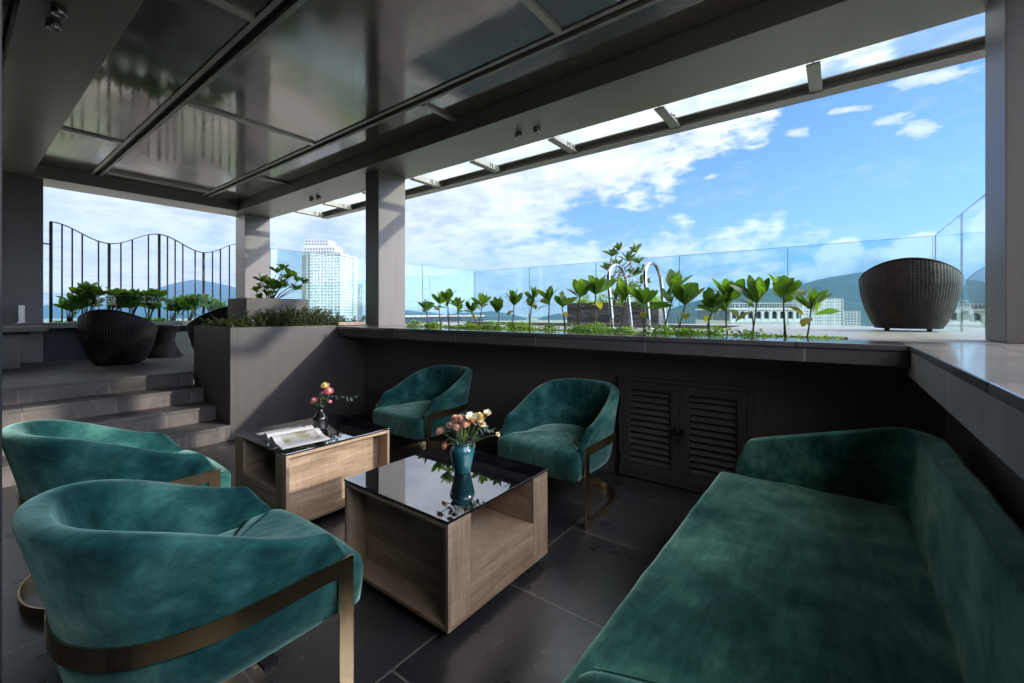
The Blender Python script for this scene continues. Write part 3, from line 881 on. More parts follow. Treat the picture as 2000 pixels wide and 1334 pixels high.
# ---- sofa
def sofa():
    root = empty('velvet_sofa', (-.05,1.7,0), 0, 'long teal velvet sofa with low sloping arms along the right wall', 'sofa')
    XB, YA, YN, XF = .357-.045, 2.70, .715, -.45
    rad = .20
    pts = [(XF, YA)]
    pts += [(lerp(XF, XB-rad, k/8), YA) for k in range(1, 9)]
    pts += [(XB-rad+rad*math.sin(PI/2*k/10), YA-rad+rad*math.cos(PI/2*k/10)) for k in range(1, 11)]
    pts += [(XB, lerp(YA-rad, YN+rad, k/20)) for k in range(1, 21)]
    pts += [(XB-rad+rad*math.cos(PI/2*k/10), YN+rad-rad*math.sin(PI/2*k/10)) for k in range(1, 11)]
    pts += [(lerp(XB-rad, XF, k/8), YN) for k in range(1, 9)]
    path = [p - Vector((root.location.x, root.location.y)) for p in resample(pts, 110)]
    nrm = normals2(path, -1)
    rim = []; fl = []; th = []; li = []
    for p, n in zip(path, nrm):
        x = p.x + root.location.x
        u = (x-XF)/(XB-XF)
        z = .592 + .183*smooth(min(1, u/1.02)*.5+.25-.25*0)*1.0 if False else .592 + .183*min(1, max(0, u)/.88)**.92
        if u < .06: z = lerp(.48, z, math.sqrt(max(0, u/.06)))
        back = max(0, n.x)
        rim.append(z + .003*math.sin(p.y*9))
        fl.append(lerp(.0, .045, back)*1.0 + .002*math.sin(p.y*17+p.x*9))
        th.append(lerp(.060, .082, back)); li.append(lerp(.085, .075, back))
    nn = [Vector((n.x, n.y)) for n in nrm]
    if nn[55].x < 0: nn = [-n for n in nn]
    o = shell(path, nn, rim, fl, th, .10, .40, li, .36).build('backrest_shell', M['velvet'], root, smooth=True, subsurf=1)
    sm = MB()   # top seams
    q1 = []; q2 = []
    for i in range(2, len(path)-2):
        p, n = path[i], nn[i]
        a = p + n*(fl[i]-th[i]+.001); q1.append((a.x, a.y, rim[i]-.0105))
        a = p + n*(fl[i]-.001); q2.append((a.x, a.y, rim[i]-.0125))
    for q_ in (q1, q2):
        sm = MB(); sm.tube(q_, .0016, 5); sm.build('piping', M['velvet'], o, smooth=True)
    # seat block: grid top with soft sag
    m = MB()
    X0, X1, Y0, Y1 = XF-.085, XB-.070, YN+.085, YA-.085
    nx, ny = 26, 60
    ox, oy = root.location.x, root.location.y
    def edge(d, r=.03):
        d = max(0, min(r, d)); return r - math.sqrt(max(0, r*r-(r-d)**2))
    rows = []
    rnd = random.Random(4)
    ph = [rnd.uniform(0, 6) for _ in range(8)]
    def cs(n_): # denser near ends
        return [0,.004,.012,.022,.034] + [lerp(.05,.95,k/(n_-8)) for k in range(n_-7)] + [.966,.978,.988,.996,1]
    us, vs = cs(nx), cs(ny)
    for v in vs:
        row = []
        for u in us:
            x = lerp(X0, X1, u); y = lerp(Y0, Y1, v)
            e = min(x-X0, X1-x, y-Y0, Y1-y)
            z = .432 - edge(e) + .010*math.sin(PI*u)*math.sin(PI*v)
            z += .0018*math.sin(x*23+y*9+ph[0]) + .0016*math.sin(y*31-x*13+ph[1]) + .001*math.sin(x*60+y*22+ph[2])
            row.append((x-ox, y-oy, z))
        rows.append(row)
    m.grid(rows)
    # skirts
    ring = rows[0] + [r[-1] for r in rows[1:]] + rows[-1][-2::-1] + [r[0] for r in rows[-2:0:-1]]
    low = [(x, y, .40-.028) for x, y, z in ring]
    low2 = [(x, y, .10) for x, y, z in ring]
    m.grid([low2, low, ring], True)
    m.build('seat_cushion', M['velvet'], root, smooth=True, weld=True)
    b = MB(); b.box(X0+.06-ox, X1-ox, Y0+.02-oy, Y1-.02-oy, .02, .12)
    b.build('plinth', M['dark'], root)
    for x, y in ((X0+.1, Y0+.1),(X0+.1, Y1-.1),(X1-.05, Y0+.1),(X1-.05, Y1-.1)):
        MB().box(x-.02-ox, x+.02-ox, y-.02-oy, y+.02-oy, 0, .10).build('leg', M['brass'], root)
    return root
sofa()

# ---- coffee tables
def table(loc, rz, label):
    t = empty('coffee_table', loc, rz, label, 'coffee table', 'square oak coffee tables with black glass tops')
    h = .36; z0, z1 = .045, .472; e = .018
    # side panels (faces towards local +-y are open frames with a recessed board)
    for s in (-1, 1):
        f = MB()
        y0, y1 = (s*h, s*(h-.13))
        f.box(-h, h, y0, y1, z1-e, z1); 
        f.build('top_board', M['wood_h'], t, bevel=.0008, segs=1)
        f = MB(); f.box(-h+.0005, h-.0005, y0, y1, z0, z0+e)
        f.build('bottom_board', M['wood_h'], t, bevel=.0008, segs=1)
        for q in (-1, 1):
            g = MB(); g.box(q*h, q*(h-e), y0, y1, z0+e, z1-e)
            g.build('leg_panel', M['wood_v'], t, bevel=.0008, segs=1)
        r = MB(); r.box(-h+e, h-e, s*(h-.105), s*(h-.13), z0+e, z1-e)
        r.build('recessed_panel', M['wood_h'], t)
    # lower drawer block and divider
    f = MB(); f.box(-h, h, -(h-.1305), h-.1305, z0, .248)
    f.build('drawer_block', M['wood_h'], t, bevel=.001, segs=1)
    f = MB(); f.box(-.012, .012, -(h-.1305), h-.1305, .2482, z1-.001)
    f.build('divider', M['wood_v'], t)
    g = MB(); g.box(-h-.004, h+.004, -h-.004, h+.004, z1+.005, z1+.014)
    g.build('glass_top', M['blackglass'], t, bevel=.0015)
    for x in (-1, 1):
        for y in (-1, 1):
            MB().lathe([(.0,0),(.02,0),(.022,.01),(.022,.036),(.0,.0449)], (x*(h-.07), y*(h-.07), 0), 14).build('caster', M['dark'], t)
            MB().lathe([(.0,z1+.0005),(.012,z1+.0005),(.012,z1+.0048),(.0,z1+.0048)], (x*(h-.06), y*(h-.06), 0), 12).build('glass_pad', M['dark'], t)
    return t
table((-1.58,1.555,0), 0, 'oak coffee table with open shelf, carrying the teal vase of flowers')
table((-2.91,1.56,0), R(90), 'oak coffee table nearer the steps, carrying the magazine and black bottle vase')
TT = .4865

# ---- wicker tub chair
def wicker_chair(loc, rz, sc_, label, cushion=True):
    root = empty('wicker_chair', loc, rz, label, 'wicker chair', 'dark brown wicker tub chairs')
    prof = [(0,.262),(.03,.272),(.12,.318),(.25,.366),(.38,.396),(.50,.410),(.60,.408),(.70,.395),(.80,.375)]
    def rad(z):
        for (a, ra), (b, rb) in zip(prof, prof[1:]):
            if z <= b: return lerp(ra, rb, smooth((z-a)/(b-a))*.5+((z-a)/(b-a))*.5)
        return prof[-1][1]
    S = 72; K = 22
    rows = [[] for _ in range(K+1)]
    def rimz(th):   # th=0 -> back (-y)
        c = math.cos(th)
        return .545 + .155*c + .03*max(0, c)**2 - .02*(1-abs(c))
    for j in range(S+1):
        th = 2*PI*j/S; zr = rimz(th)
        for i in range(K+1):
            z = .03 + (zr-.03)*i/K; r = rad(z)
            rows[i].append((r*math.sin(th), -r*math.cos(th), z))
    out = MB()
    us = [2*PI*.40*j/S for j in range(S+1)]; vs = [.62*i/K for i in range(K+1)]
    out.grid(rows, uvs=(us, vs))
    # inner face, from rim down to the seat
    inn = []
    for i in range(9):
        row = []
        for j in range(S+1):
            th = 2*PI*j/S; zr = rimz(th); z = lerp(zr, .33, i/8); r = rad(z)-.035
            row.append((r*math.sin(th), -r*math.cos(th), z))
        inn.append(row)
    out.grid(inn, uvs=(us, [.3*i/8 for i in range(9)]))
    o = out.build('woven_shell', M['wicker'], root, smooth=True, normals=False)
    rm = MB(); pts = []
    for j in range(S):
        th = 2*PI*j/S; zr = rimz(th); r = rad(zr)-.0175
        pts.append((r*math.sin(th), -r*math.cos(th), zr))
    # closed tube
    rr = []
    for j in range(S):
        p = Vector(pts[j]); t_ = (Vector(pts[(j+1) % S])-Vector(pts[j-1])).normalized()
        a = Vector((p.x, p.y, 0)).normalized(); b = t_.cross(a).normalized()
        rr.append([p + a*math.cos(2*PI*k/10)*.021 + b*math.sin(2*PI*k/10)*.016 for k in range(10)])
    rr.append(rr[0])
    rm.grid(rr, True)
    rm.build('rim', M['wicker'], root, smooth=True)
    MB().lathe([(.0,.352),(.2,.352),(.30,.346),(.345,.33),(.30,.30),(.0,.30)], seg=36).build('seat', M['wicker'], root, smooth=True)
    if cushion:
        MB().lathe([(.0,.43),(.2,.43),(.29,.42),(.325,.39),(.30,.355),(.0,.353)], seg=36).build('cushion', M['cushion'], root, smooth=True)
    MB().lathe([(.0,.032),(.255,.032),(.262,.028)], seg=36).build('underside', M['dark'], root)
    for k in range(4):
        a = PI/4 + k*PI/2
        MB().lathe([(.0,0),(.018,0),(.02,.031),(0,.031)], (.235*math.cos(a), .235*math.sin(a), 0), 12).build('foot', M['dark'], root)
    root.scale = (sc_, sc_, sc_)
    return root
p = atz(1773, 640, LZ)
d_ = ray(1773, 640); d_ = Vector((d_.x, d_.y)).normalized()
pc = atz(1773, 648, LZ)
wicker_chair((pc.x+d_.x*.25, pc.y+d_.y*.25, LZ+.001), math.atan2(d_.y, d_.x)-PI/2, .865, 'large dark wicker tub chair seen from behind on the pool deck, right of the plants')
pc = atz(233, 714, TZ)
d_ = ray(233, 640); d_ = Vector((d_.x, d_.y)).normalized()
wicker_chair((pc.x+d_.x*.28, pc.y+d_.y*.28, TZ+.003), math.atan2(d_.y, d_.x)-PI/2+R(-24), .98, 'large dark wicker tub chair seen from behind at the top of the steps')
wc = wicker_chair((-6.80,2.38,TZ+.003), R(98), 1.06, 'wicker tub chair mostly hidden behind the big planter, only its rim showing')
m = MB(); pts_ = []
for j in range(49):
    th = 2*PI*j/48; zr = .545+.155*math.cos(th)+.03*max(0, math.cos(th))**2-.02*(1-abs(math.cos(th)))
    pts_.append((.372*math.sin(th), -.372*math.cos(th), zr+.016))
m.tube(pts_, .008, 6, caps=False); m.build('piping', M['white_trim'], wc, smooth=True)
pt = atz(322, 697, TZ)
wt = empty('wicker_table', (pt.x, pt.y, TZ+.003), 0, 'hourglass shaped wicker side table with flat top behind the wicker chair on the steps side', 'side table')
pr = [(.225,.0),(.22,.02),(.175,.09),(.135,.19),(.125,.27),(.145,.37),(.185,.45),(.20,.475)]
S = 48
m = MB(); m.grid([[(r*math.cos(2*PI*j/S), r*math.sin(2*PI*j/S), z) for j in range(S+1)] for r, z in pr], uvs=([2*PI*.17*j/S for j in range(S+1)], [z*1.1 for r, z in pr]))
m.build('woven_base', M['wicker'], wt, smooth=True)
MB().lathe([(0,.476),(.205,.476),(.21,.482),(.21,.492),(.205,.497),(0,.497)], seg=40).build('table_top', M['blackglass'], wt)

# ---- magazine
mg = empty('open_magazine', (-2.885,1.40,TT), R(-6), 'thick open magazine with a landscape picture lying on the coffee table near the steps', 'magazine')
def pages(s):
    rows = []; n = 14
    prof = []
    for i in range(n+1):
        u = i/n; x = s*(.004 + .235*u); z = .004 + .026*math.exp(-((u-.22)/.22)**2) + .011*(1-u)
        if u < .08: z *= (.35 + .65*u/.08)
        prof.append((x, z))
    m = MB()
    a = [[(x, -.145, z), (x, .145, z)] for x, z in prof]
    m.grid(a)
    lo = [[(x*1.01, -.145, .0015), (x*1.01, .145, .0015)] for x, z in prof]
    m.grid(lo)
    for y in (-.145, .145):
        m.grid([[(x, y, z) for x, z in prof], [(x*1.01, y, .0015) for x, z in prof]])
    m.grid([[(prof[-1][0], -.145, prof[-1][1]), (prof[-1][0], .145, prof[-1][1])], [(prof[-1][0]*1.01, -.145, .0015), (prof[-1][0]*1.01, .145, .0015)]])
    return m, prof
for s in (-1, 1):
    m, prof = pages(s)
    pg = m.build('page_block', M['paper'], mg, smooth=False)
    q = MB()
    if s > 0:
        q.grid([[(x, -.10, z+.0012), (x, .115, z+.0012)] for x, z in prof[3:13]])
        q.build('printed_picture', M['picture'], pg, smooth=True)
    else:
        q.grid([[(x, .085, z+.0012), (x, .098, z+.0012)] for x, z in prof[2:11]])
        for k in range(9):
            y = .06-.016*k
            q.grid([[(x, y, z+.0012), (x, y+.0035, z+.0012)] for x, z in prof[3:(8 if k % 4 == 3 else 11)]])
        q.build('printed_text', M['ink'], pg, smooth=True)
c = MB(); c.box(-.243,.243,-.149,.149,0,.0013); c.build('cover', M['paper'], mg)

# ---- vases and flowers
tv = atz(903, 922, TT)
v1 = empty('teal_vase', (tv.x, tv.y, TT), 0, 'glossy teal ceramic vase on the nearer coffee table', 'vase')
MB().lathe([(.0,.0),(.038,0),(.041,.003),(.050,.045),(.060,.088),(.064,.108),(.061,.124),(.051,.138),(.047,.145),(.050,.152),(.047,.153),(.043,.146),(.045,.135),(.052,.12),(.05,.08),(.0,.06)], seg=48).build('vase_body', M['teal_glaze'], v1, smooth=True)
bv = atz(626, 838, TT)
v2 = empty('black_bottle_vase', (bv.x, bv.y, TT), 0, 'dark ribbed bottle shaped vase behind the open magazine', 'vase')
prf = []
for k in range(60):
    z = .172*k/59
    if z < .01: r = .040 + .5*z
    elif z < .07: r = .045 + .004*math.sin((z-.01)/.06*PI/2)
    elif z < .14: r = lerp(.049, .0165, smooth((z-.07)/.075))
    else: r = .0165 + .003*max(0,(z-.160)/.012)
    r += .0007*math.sin(z*1150)
    prf.append((r, z))
prf = [(0,0)] + prf + [(.015,.172),(.012,.15)]
MB().lathe(prf, seg=40).build('vase_body', M['black_glaze'], v2, smooth=True)

def leaf(mb, base, d, up, L, W, curl=.3, fold=.12, n=5, m=0, obo=.62):
    """obovate leaf: widest at obo of its length"""
    d = Vector(d).normalized(); up = Vector(up)
    side = d.cross(up)
    if side.length < 1e-4: side = d.orthogonal()
    side.normalize(); nrm = side.cross(d).normalized()
    p = Vector(base); c0 = []; rows = []
    for i in range(n+1):
        t = i/n
        if t < obo: w = W*.5*(.12+.88*math.sin(t/obo*PI/2)**1.2)
        else: w = W*.5*math.cos((t-obo)/(1-obo)*PI/2*.94)**.7
        q = p + d*L*t - nrm*(curl*L*t*t)
        rows.append([q - side*w + nrm*w*fold*2, q, q + side*w + nrm*w*fold*2])
    mb.grid(rows, m=m)

def head(mb, c, axis, r, layers=4, n=14, open_=.9, m=0):
    axis = Vector(axis).normalized(); a = axis.orthogonal().normalized(); b = axis.cross(a)
    for l in range(layers):
        t = l/max(1, layers-1)
        el = lerp(.15, 1.25, t)*open_ + (1-open_)*.9
        for k in range(n):
            th = 2*PI*(k+.5*l+random.uniform(-.2,.2))/n
            d = (a*math.cos(th)+b*math.sin(th))*math.cos(el) + axis*math.sin(el)
            leaf(mb, Vector(c)+axis*(r*.15*t), d, axis, r*(1-.35*t)*random.uniform(.9,1.08), r*.42, -.15, .1, 3, m, .5)
def dome(mb, c, axis, r, h, m=0):
    axis = Vector(axis).normalized(); a = axis.orthogonal().normalized(); b = axis.cross(a)
    rows = []
    for i in range(5):
        t = i/4*PI/2
        rows.append([Vector(c)+(a*math.cos(2*PI*k/10)+b*math.sin(2*PI*k/10))*r*math.cos(t)+axis*h*math.sin(t) for k in range(10)])
    mb.grid(rows, True, m=m)

def bouquet(loc, heads, mouth_r, eucs, label, depth=.06):
    root = empty('flower_bouquet', loc, 0, label, 'bouquet')
    st_ = MB()
    rgt = Vector((CA, SA, 0)); fw = Vector((-SA, CA, 0))
    for (dx, dz, dd, r, kind) in heads:
        c = rgt*dx + fw*dd + Vector((0,0,dz))
        base = Vector((c.x*.15, c.y*.15, -depth))
        mid_ = Vector((c.x*.3, c.y*.3, c.z*.35))
        pts = [base.lerp(mid_, .0), mid_, mid_.lerp(c, .55)+Vector((0,0,.006)), c]
        mo = Vector((max(-mouth_r, min(mouth_r, c.x*.35)), max(-mouth_r, min(mouth_r, c.y*.35)), 0))
        st_.tube([base, mo, mo.lerp(c, .5)+Vector((0,0,.008)), c], .0019, 5)
        axis = (c-mo).normalized()*.6 + Vector((0,0,.5)) - fw*.55
        hb = MB()
        if kind == 'daisy':
            head(hb, c, axis, r, 2, 18, .35, 0)
            h_ = hb.build('flower_head', M['petal_cream'], root)
            q = MB(); dome(q, c+axis.normalized()*r*.1, axis, r*.36, r*.22); q.build('flower_heart', M['heart'], h_, smooth=True)
        else:
            mt = {'peach':'petal_peach','pink':'petal_pink','yellow':'petal_yellow','cream':'petal_cream'}[kind]
            head(hb, c, axis, r, 5, 15, .95, 0)
            h_ = hb.build('flower_head', M[mt], root)
            q = MB(); dome(q, c+axis.normalized()*r*.35, axis, r*.42, r*.42); q.build('flower_heart', M[{'peach':'petal_peach','pink':'petal_cream','yellow':'petal_yellow','cream':'heart'}[kind]], h_, smooth=True)
    for k in range(16 if mouth_r > .02 else 5):
        a = random.uniform(0, 2*PI); tl_ = random.uniform(.04,.10); e = Vector((math.cos(a)*.07*random.random(), math.sin(a)*.07*random.random(), tl_))
        st_.tube([(0,0,-depth), Vector((e.x*.3,e.y*.3,0)), e], .0015, 4)
    st_.build('stems', M['green_stem'], root, smooth=True)
    ev = MB()
    for (pts, n) in eucs:
        P = [rgt*x + fw*y + Vector((0,0,z)) for x, y, z in pts]
        rp = resample([tuple(q) for q in P], n)
        ev.tube(rp, .0014, 4)
        for i in range(2, n+1):
            t = (rp[i]-rp[i-1]).normalized()
            for s in (-1, 1):
                dd = (t*.4 + t.cross(Vector((0,0,1))).normalized()*s*.6 + Vector((random.uniform(-.4,.4), random.uniform(-.4,.4), random.uniform(-.8,.5))))
                leaf(ev, rp[i], dd, (random.uniform(-.4,.4),random.uniform(-.4,.4),1), random.uniform(.024,.036), random.uniform(.015,.02), .2, .1, 4, 0, .55)
    ev.build('eucalyptus_sprig', M['euca'], root, smooth=True)
    return root
# offsets measured from the vase mouth, metres (right, up, depth)
bouquet((tv.x, tv.y, TT+.148),
    [(-.108,.056,.0,.030,'peach'),(-.083,-.006,-.03,.020,'peach'),(-.060,.085,.01,.028,'peach'),(-.035,.112,.03,.030,'peach'),(-.045,.078,.04,.024,'peach'),(-.005,.122,-.01,.030,'peach'),
     (.048,.122,-.02,.042,'daisy'),(.020,.100,-.03,.026,'peach'),(.085,.112,.02,.026,'cream'),(.100,.090,.01,.024,'cream'),(.088,.130,.03,.024,'yellow'),(.126,.146,-.01,.030,'daisy'),(.068,.095,.02,.020,'cream'),(-.02,.085,-.03,.024,'peach'),(.18,.044,.0,.014,'cream')],
    .038, [([(0,0,-.04),(.03,.0,.03),(.055,-.02,.035),(.06,-.03,.01)], 9), ([(0,0,-.04),(.05,.0,.05),(.10,.02,.075),(.14,.02,.06)], 11), ([(0,0,-.04),(-.03,-.01,.02),(-.06,-.03,.03)], 8), ([(0,0,-.03),(.02,-.03,.02),(.03,-.05,.015)], 6), ([(0,0,-.04),(.08,.03,.03),(.15,.04,.06)], 7)],
    'bouquet of peach strawflowers and cream daisies with eucalyptus in the teal vase')
bouquet((bv.x, bv.y, TT+.168),
    [(.035,.130,.0,.034,'yellow'),(.066,.095,-.01,.036,'pink'),(.013,.080,.0,.019,'pink'),(-.034,.028,-.01,.033,'pink'),(.067,.024,.0,.015,'pink')],
    .011, [([(0,0,-.04),(.06,.0,.05),(.12,.01,.062),(.19,.02,.052),(.25,.02,.06)], 12), ([(0,0,-.03),(.03,0,.03),(.06,.0,.06)], 5), ([(0,0,-.03),(.02,0,.02),(.045,.02,.02)], 4)],
    'small bunch of pink and yellow strawflowers with a eucalyptus sprig in the black bottle vase')
# ================================================================== plants
def rosette(mb, c, axis, n, L, W, spread=.8, curl=.35, m=0, up_bias=.0):
    axis = Vector(axis).normalized(); a = axis.orthogonal().normalized(); b = axis.cross(a)
    a0 = random.uniform(0, 6)
    for k in range(n):
        th = a0 + k*2.4; t = (k+.5)/n
        el = lerp(1.35, .62, t**.9)*(1.75-spread) + random.uniform(-.15,.15) + up_bias
        d = (a*math.cos(th)+b*math.sin(th))*math.cos(el) + axis*math.sin(el)
        l = L*random.uniform(.75,1.1)*(.65+.35*min(1, t*2))
        base = Vector(c) + axis*(L*.18*(1-t))
        rv = axis + Vector((random.uniform(-.7,.7), random.uniform(-.7,.7), random.uniform(-.3,.3)))
        leaf(mb, base, d, rv, l, W*l/L*random.uniform(.9,1.15), curl*random.uniform(.3,1.2), .08, 6, m)

G1 = 'young broad leaved plants staked in the ledge bed'
def young(px_base, tops, label, Y, yel=0):
    """tops: (px, py, size) of the leaf rosettes"""
    b = atY(px_base, Y); 
    root = empty('young_plant', (b.x, Y, 1.10), 0, label, 'plant', G1)
    s_ = MB(); lf = MB()
    fw = Vector((-SA, CA, 0))
    for (px, py, sz) in tops:
        t = atY(px, Y+random.uniform(-.04,.04), py)
        loc = t - root.location
        top = Vector((loc.x, loc.y, max(.08, loc.z - sz*.75)))
        k = Vector((loc.x*.25+random.uniform(-.012,.012), loc.y*.3, top.z*.5))
        s_.tube([(random.uniform(-.01,.01),0,-.01), k, top, top+Vector((0,0,sz*.25))], [.0065,.006,.0052,.003], 6)
        ax = Vector((random.uniform(-.25,.25), random.uniform(-.25,.25), 1))
        rosette(lf, top, ax, random.randint(9,13), sz*random.uniform(.92,1.16), sz*random.uniform(.38,.46), random.uniform(.56,.78), .12)
        if random.random() < .55:
            q_ = k.lerp(top, random.uniform(.45,.8)); rosette(lf, q_+Vector((random.uniform(-.03,.03),0,0)), (random.uniform(-.8,.8),random.uniform(-.4,.4),1), random.randint(3,5), sz*.85, sz*.34, .8, .35)
        if random.random() < .5:
            leaf(lf, top-Vector((0,0,sz*.3)), (random.uniform(-1,1),random.uniform(-1,1),.1), (0,0,1), sz*.8, sz*.36, .5, .1, 5, 1)
    if random.random() < .7:
        s_.tube([(.02,0,-.01),(.004,.0,loc.z*.45)], .004, 5)
    s_.build('stem', M['stem'], root, smooth=True)
    lf.build('leaves', [M['leaf'], M['leaf_yellow']], root, smooth=True, normals=False)
    return root
YD = [ # base px, [(px, top py, size m)], description
 (833,[(833,588,.15)],'small bushy young plant, leftmost in the bed beside the tall column'),
 (861,[(857,575,.15)],'second young plant from the tall column, leaning a little left'),
 (877,[(875,567,.15)],'third young plant from the tall column, with a tall thin stem'),
 (895,[(894,580,.16)],'fourth young plant from the tall column, compact and upright'),
 (934,[(920,588,.15),(942,577,.16)],'young plant with a yellow leaf, at the corner joint of the glass fence'),
 (973,[(975,588,.13)],'low young plant right of the glass fence corner'),
 (1001,[(1004,575,.16)],'bushy leaning young plant left of the tall thin one, mid bed'),
 (1032,[(1040,564,.15)],'thin tall young plant standing at the second glass joint'),
 (1071,[(1073,566,.15)],'upright young plant with two stakes, left of the curved one'),
 (1102,[(1098,578,.15)],'curved young plant with a round yellow leaf, left of the stone box'),
 (1129,[(1132,555,.17)],'young plant in front of the left end of the dark stone box'),
 (1163,[(1163,545,.20)],'big leaved young plant left of the chrome handrails'),
 (1211,[(1222,556,.18)],'young plant standing between the two chrome handrails'),
 (1257,[(1258,568,.17)],'young plant in front of the right chrome handrail'),
 (1296,[(1316,540,.20)],'tall young plant with upright leaves right of the handrails'),
 (1323,[(1338,562,.19)],'young plant with broad leaves at the third glass joint'),
 (1383,[(1392,570,.17)],'crooked young plant bending right, in front of the far hill'),
 (1421,[(1420,556,.18)],'straight young plant at the left end of the white arcaded building'),
 (1468,[(1478,552,.20)],'young plant with two big leaves, in front of the white arcaded building'),
 (1530,[(1530,543,.19)],'dark stemmed young plant at the fourth glass joint, with a yellow leaf'),
 (1577,[(1584,566,.19)],'rightmost young plant of the bed, in front of the white tower block'),
]
for i, (pb, tops, lab) in enumerate(YD):
    young(pb, tops, lab, 3.55+.06*math.sin(i*2.3))

def herb_mass(name, x0, x1, y0, y1, z, n, h, label, mat, lsz=.012, cat=None, prob=None, kind='stuff', clump=9):
    mb = MB()
    cl = [(random.uniform(x0,x1), random.uniform(y0,y1), random.uniform(.35,1)) for _ in range(max(4, int((x1-x0+y1-y0)*clump)))]
    for _ in range(n):
        if random.random() < .8:
            c = random.choice(cl); x = random.gauss(c[0], .05); y = random.gauss(c[1], .04); hh = h*c[2]
        else: x = random.uniform(x0,x1); y = random.uniform(y0,y1); hh = h*.4
        if not (x0 <= x <= x1 and y0 <= y <= y1): continue
        zz = z + hh*random.random()**.8
        d = Vector((random.uniform(-1,1), random.uniform(-1,1), random.uniform(-.2,1))).normalized()
        s = lsz*random.uniform(.6,1.4)
        sd = d.cross(Vector((random.uniform(-1,1),random.uniform(-1,1),1))).normalized()*s*.42
        p = Vector((x,y,zz))
        mb.face([p, p+d*s*.5+sd, p+d*s, p+d*s*.5-sd])
    o = mb.build(name, mat, normals=False)
    tag(o, label, cat, kind=kind)
    return o
herb_mass('ground_cover', BX0+.02, BX1-.02, BY0+.02, BY1-.02, 1.095, 15000, .115, None, M['herb'], .020)
herb_mass('hedge_ground_cover', -9.5, -9.1, 1.0, 3.3, 1.12, 2600, .12, None, M['herb'], .03)

# fine leaved bush in the planter
def bush():
    root = empty('fine_leaved_bush', (-5.3,2.6,1.08), 0, 'low dense dark green fine leaved bush spilling over the big planter', 'bush')
    tw = MB(); lf = MB()
    for i in range(520):
        y = random.uniform(-.78,.80); x = random.uniform(-.60,.28) if y < -.35 or y > .3 else random.uniform(-.05,.28)
        if y > .45: hmax = lerp(.25,.13, (y-.45)/.35)
        else: hmax = lerp(.17,.29, min(1,(y+.8)/.5))
        if x < -.1: hmax *= .8
        h_ = hmax*random.uniform(.5,1.05)
        lean = Vector((random.uniform(-.10,.10), random.uniform(-.10,.12), 0))
        if random.random() < .05: lean *= 2.0; h_ *= 1.25
        p0 = Vector((x, y, 0)); p2 = p0 + lean + Vector((0,0,h_)); p1 = p0.lerp(p2, .5)-lean*.2
        lf.tube([p0,p1,p2], [.003,.0022,.001], 3, caps=False, m=1)
        for k in range(30):
            t = random.uniform(.15,1.0); p = p0.lerp(p1, t*2) if t < .5 else p1.lerp(p2, t*2-1)
            d = Vector((random.uniform(-1,1), random.uniform(-1,1), random.uniform(-.1,1.1))).normalized()
            s = random.uniform(.018,.036); sd = d.cross(Vector((random.uniform(-1,1),random.uniform(-1,1),.6))).normalized()*s*.24
            lf.face([p, p+d*s*.55+sd, p+d*s, p+d*s*.55-sd])
    lf.build('foliage', [M['bush'], M['stem']], root, normals=False)
bush()

def shrub(name, loc, heads, label, cat='shrub', group=None, leafm='leaf', n=9, L=.13, trunk=.010, W=.48):
    root = empty(name, loc, 0, label, cat, group)
    st_ = MB(); lf = MB()
    for (x, y, z, s) in heads:
        top = Vector((x,y,z)); mid_ = Vector((x*.45+random.uniform(-.02,.02), y*.45, z*.5))
        st_.tube([(x*.1,y*.1,0), mid_, top], [trunk, trunk*.75, trunk*.45], 6)
        rosette(lf, top, (x*.8+random.uniform(-.2,.2), y*.8+random.uniform(-.2,.2), 1), n, L*s, L*s*W, .8, .3)
        if z > .22:
            q = mid_.lerp(top, .5); rosette(lf, q+Vector((random.uniform(-.04,.04),random.uniform(-.04,.04),.0)), (random.uniform(-.6,.6),random.uniform(-.6,.6),1), 5, L*s*.7, L*s*.7*W, .8, .3)
    st_.build('trunk', M['stem'], root, smooth=True)
    lf.build('crown', M[leafm], root, smooth=True, normals=False)
    return root
# raised planter plant
hs = []
for px, py in ((512,545),(525,552),(540,528),(552,522),(560,540),(568,535),(580,545),(592,548),(500,565),(520,572),(535,562),(548,556),(575,562),(508,580)):
    y = random.uniform(2.25,2.7); p = atY(px, y, py+8)
    x = max(-6.1, min(-5.2, p.x)); d = random.uniform(5.2,5.7); p = atd(px, py+6, d)
    hs.append((p.x+5.68, p.y-2.46, p.z-1.42, random.uniform(.8,1.1)))
shrub('frangipani_plant', (-5.68,2.46,1.42), hs, 'bright green broad leaved plant growing from the small raised planter', 'plant', None, 'leaf', 9, .125, .008)
# broad leaved shrubs along the wavy railing
G2 = 'broad leaved shrubs along the wavy railing'
labs = ['broad leaved shrub left of the big wicker chair, nearest the thick dark column','broad leaved shrub rising just above the left rim of the wicker chair','broad leaved shrub behind the middle of the wicker chair','broad leaved shrub behind the right rim of the wicker chair','broad leaved shrub above the wicker side table','broad leaved shrub in the middle of the row right of the side table','broad leaved shrub second from the right end of the row','rightmost broad leaved shrub of the terrace row, before the far column']
for k, (px, py, nh) in enumerate(((132,588,5),(170,572,7),(215,575,7),(252,580,6),(290,579,7),(332,592,6),(368,585,6),(415,588,6))):
    c = atX(px, -9.28); hs = []
    for j in range(nh):
        tx = px + random.uniform(-20,20); tyy = py + random.uniform(4,22) + (0 if j else -2)
        p = atd(tx, tyy, 6.9 if px < 200 else (7.4 if px < 330 else 7.9))
        hs.append((random.uniform(-.12,.12), p.y-c.y, max(.1,p.z-1.14), random.uniform(1.05,1.4)))
    shrub('broadleaf_shrub', (-9.28, c.y, 1.14), hs, labs[k], 'shrub', G2, 'leaf', 9, .17, .010)

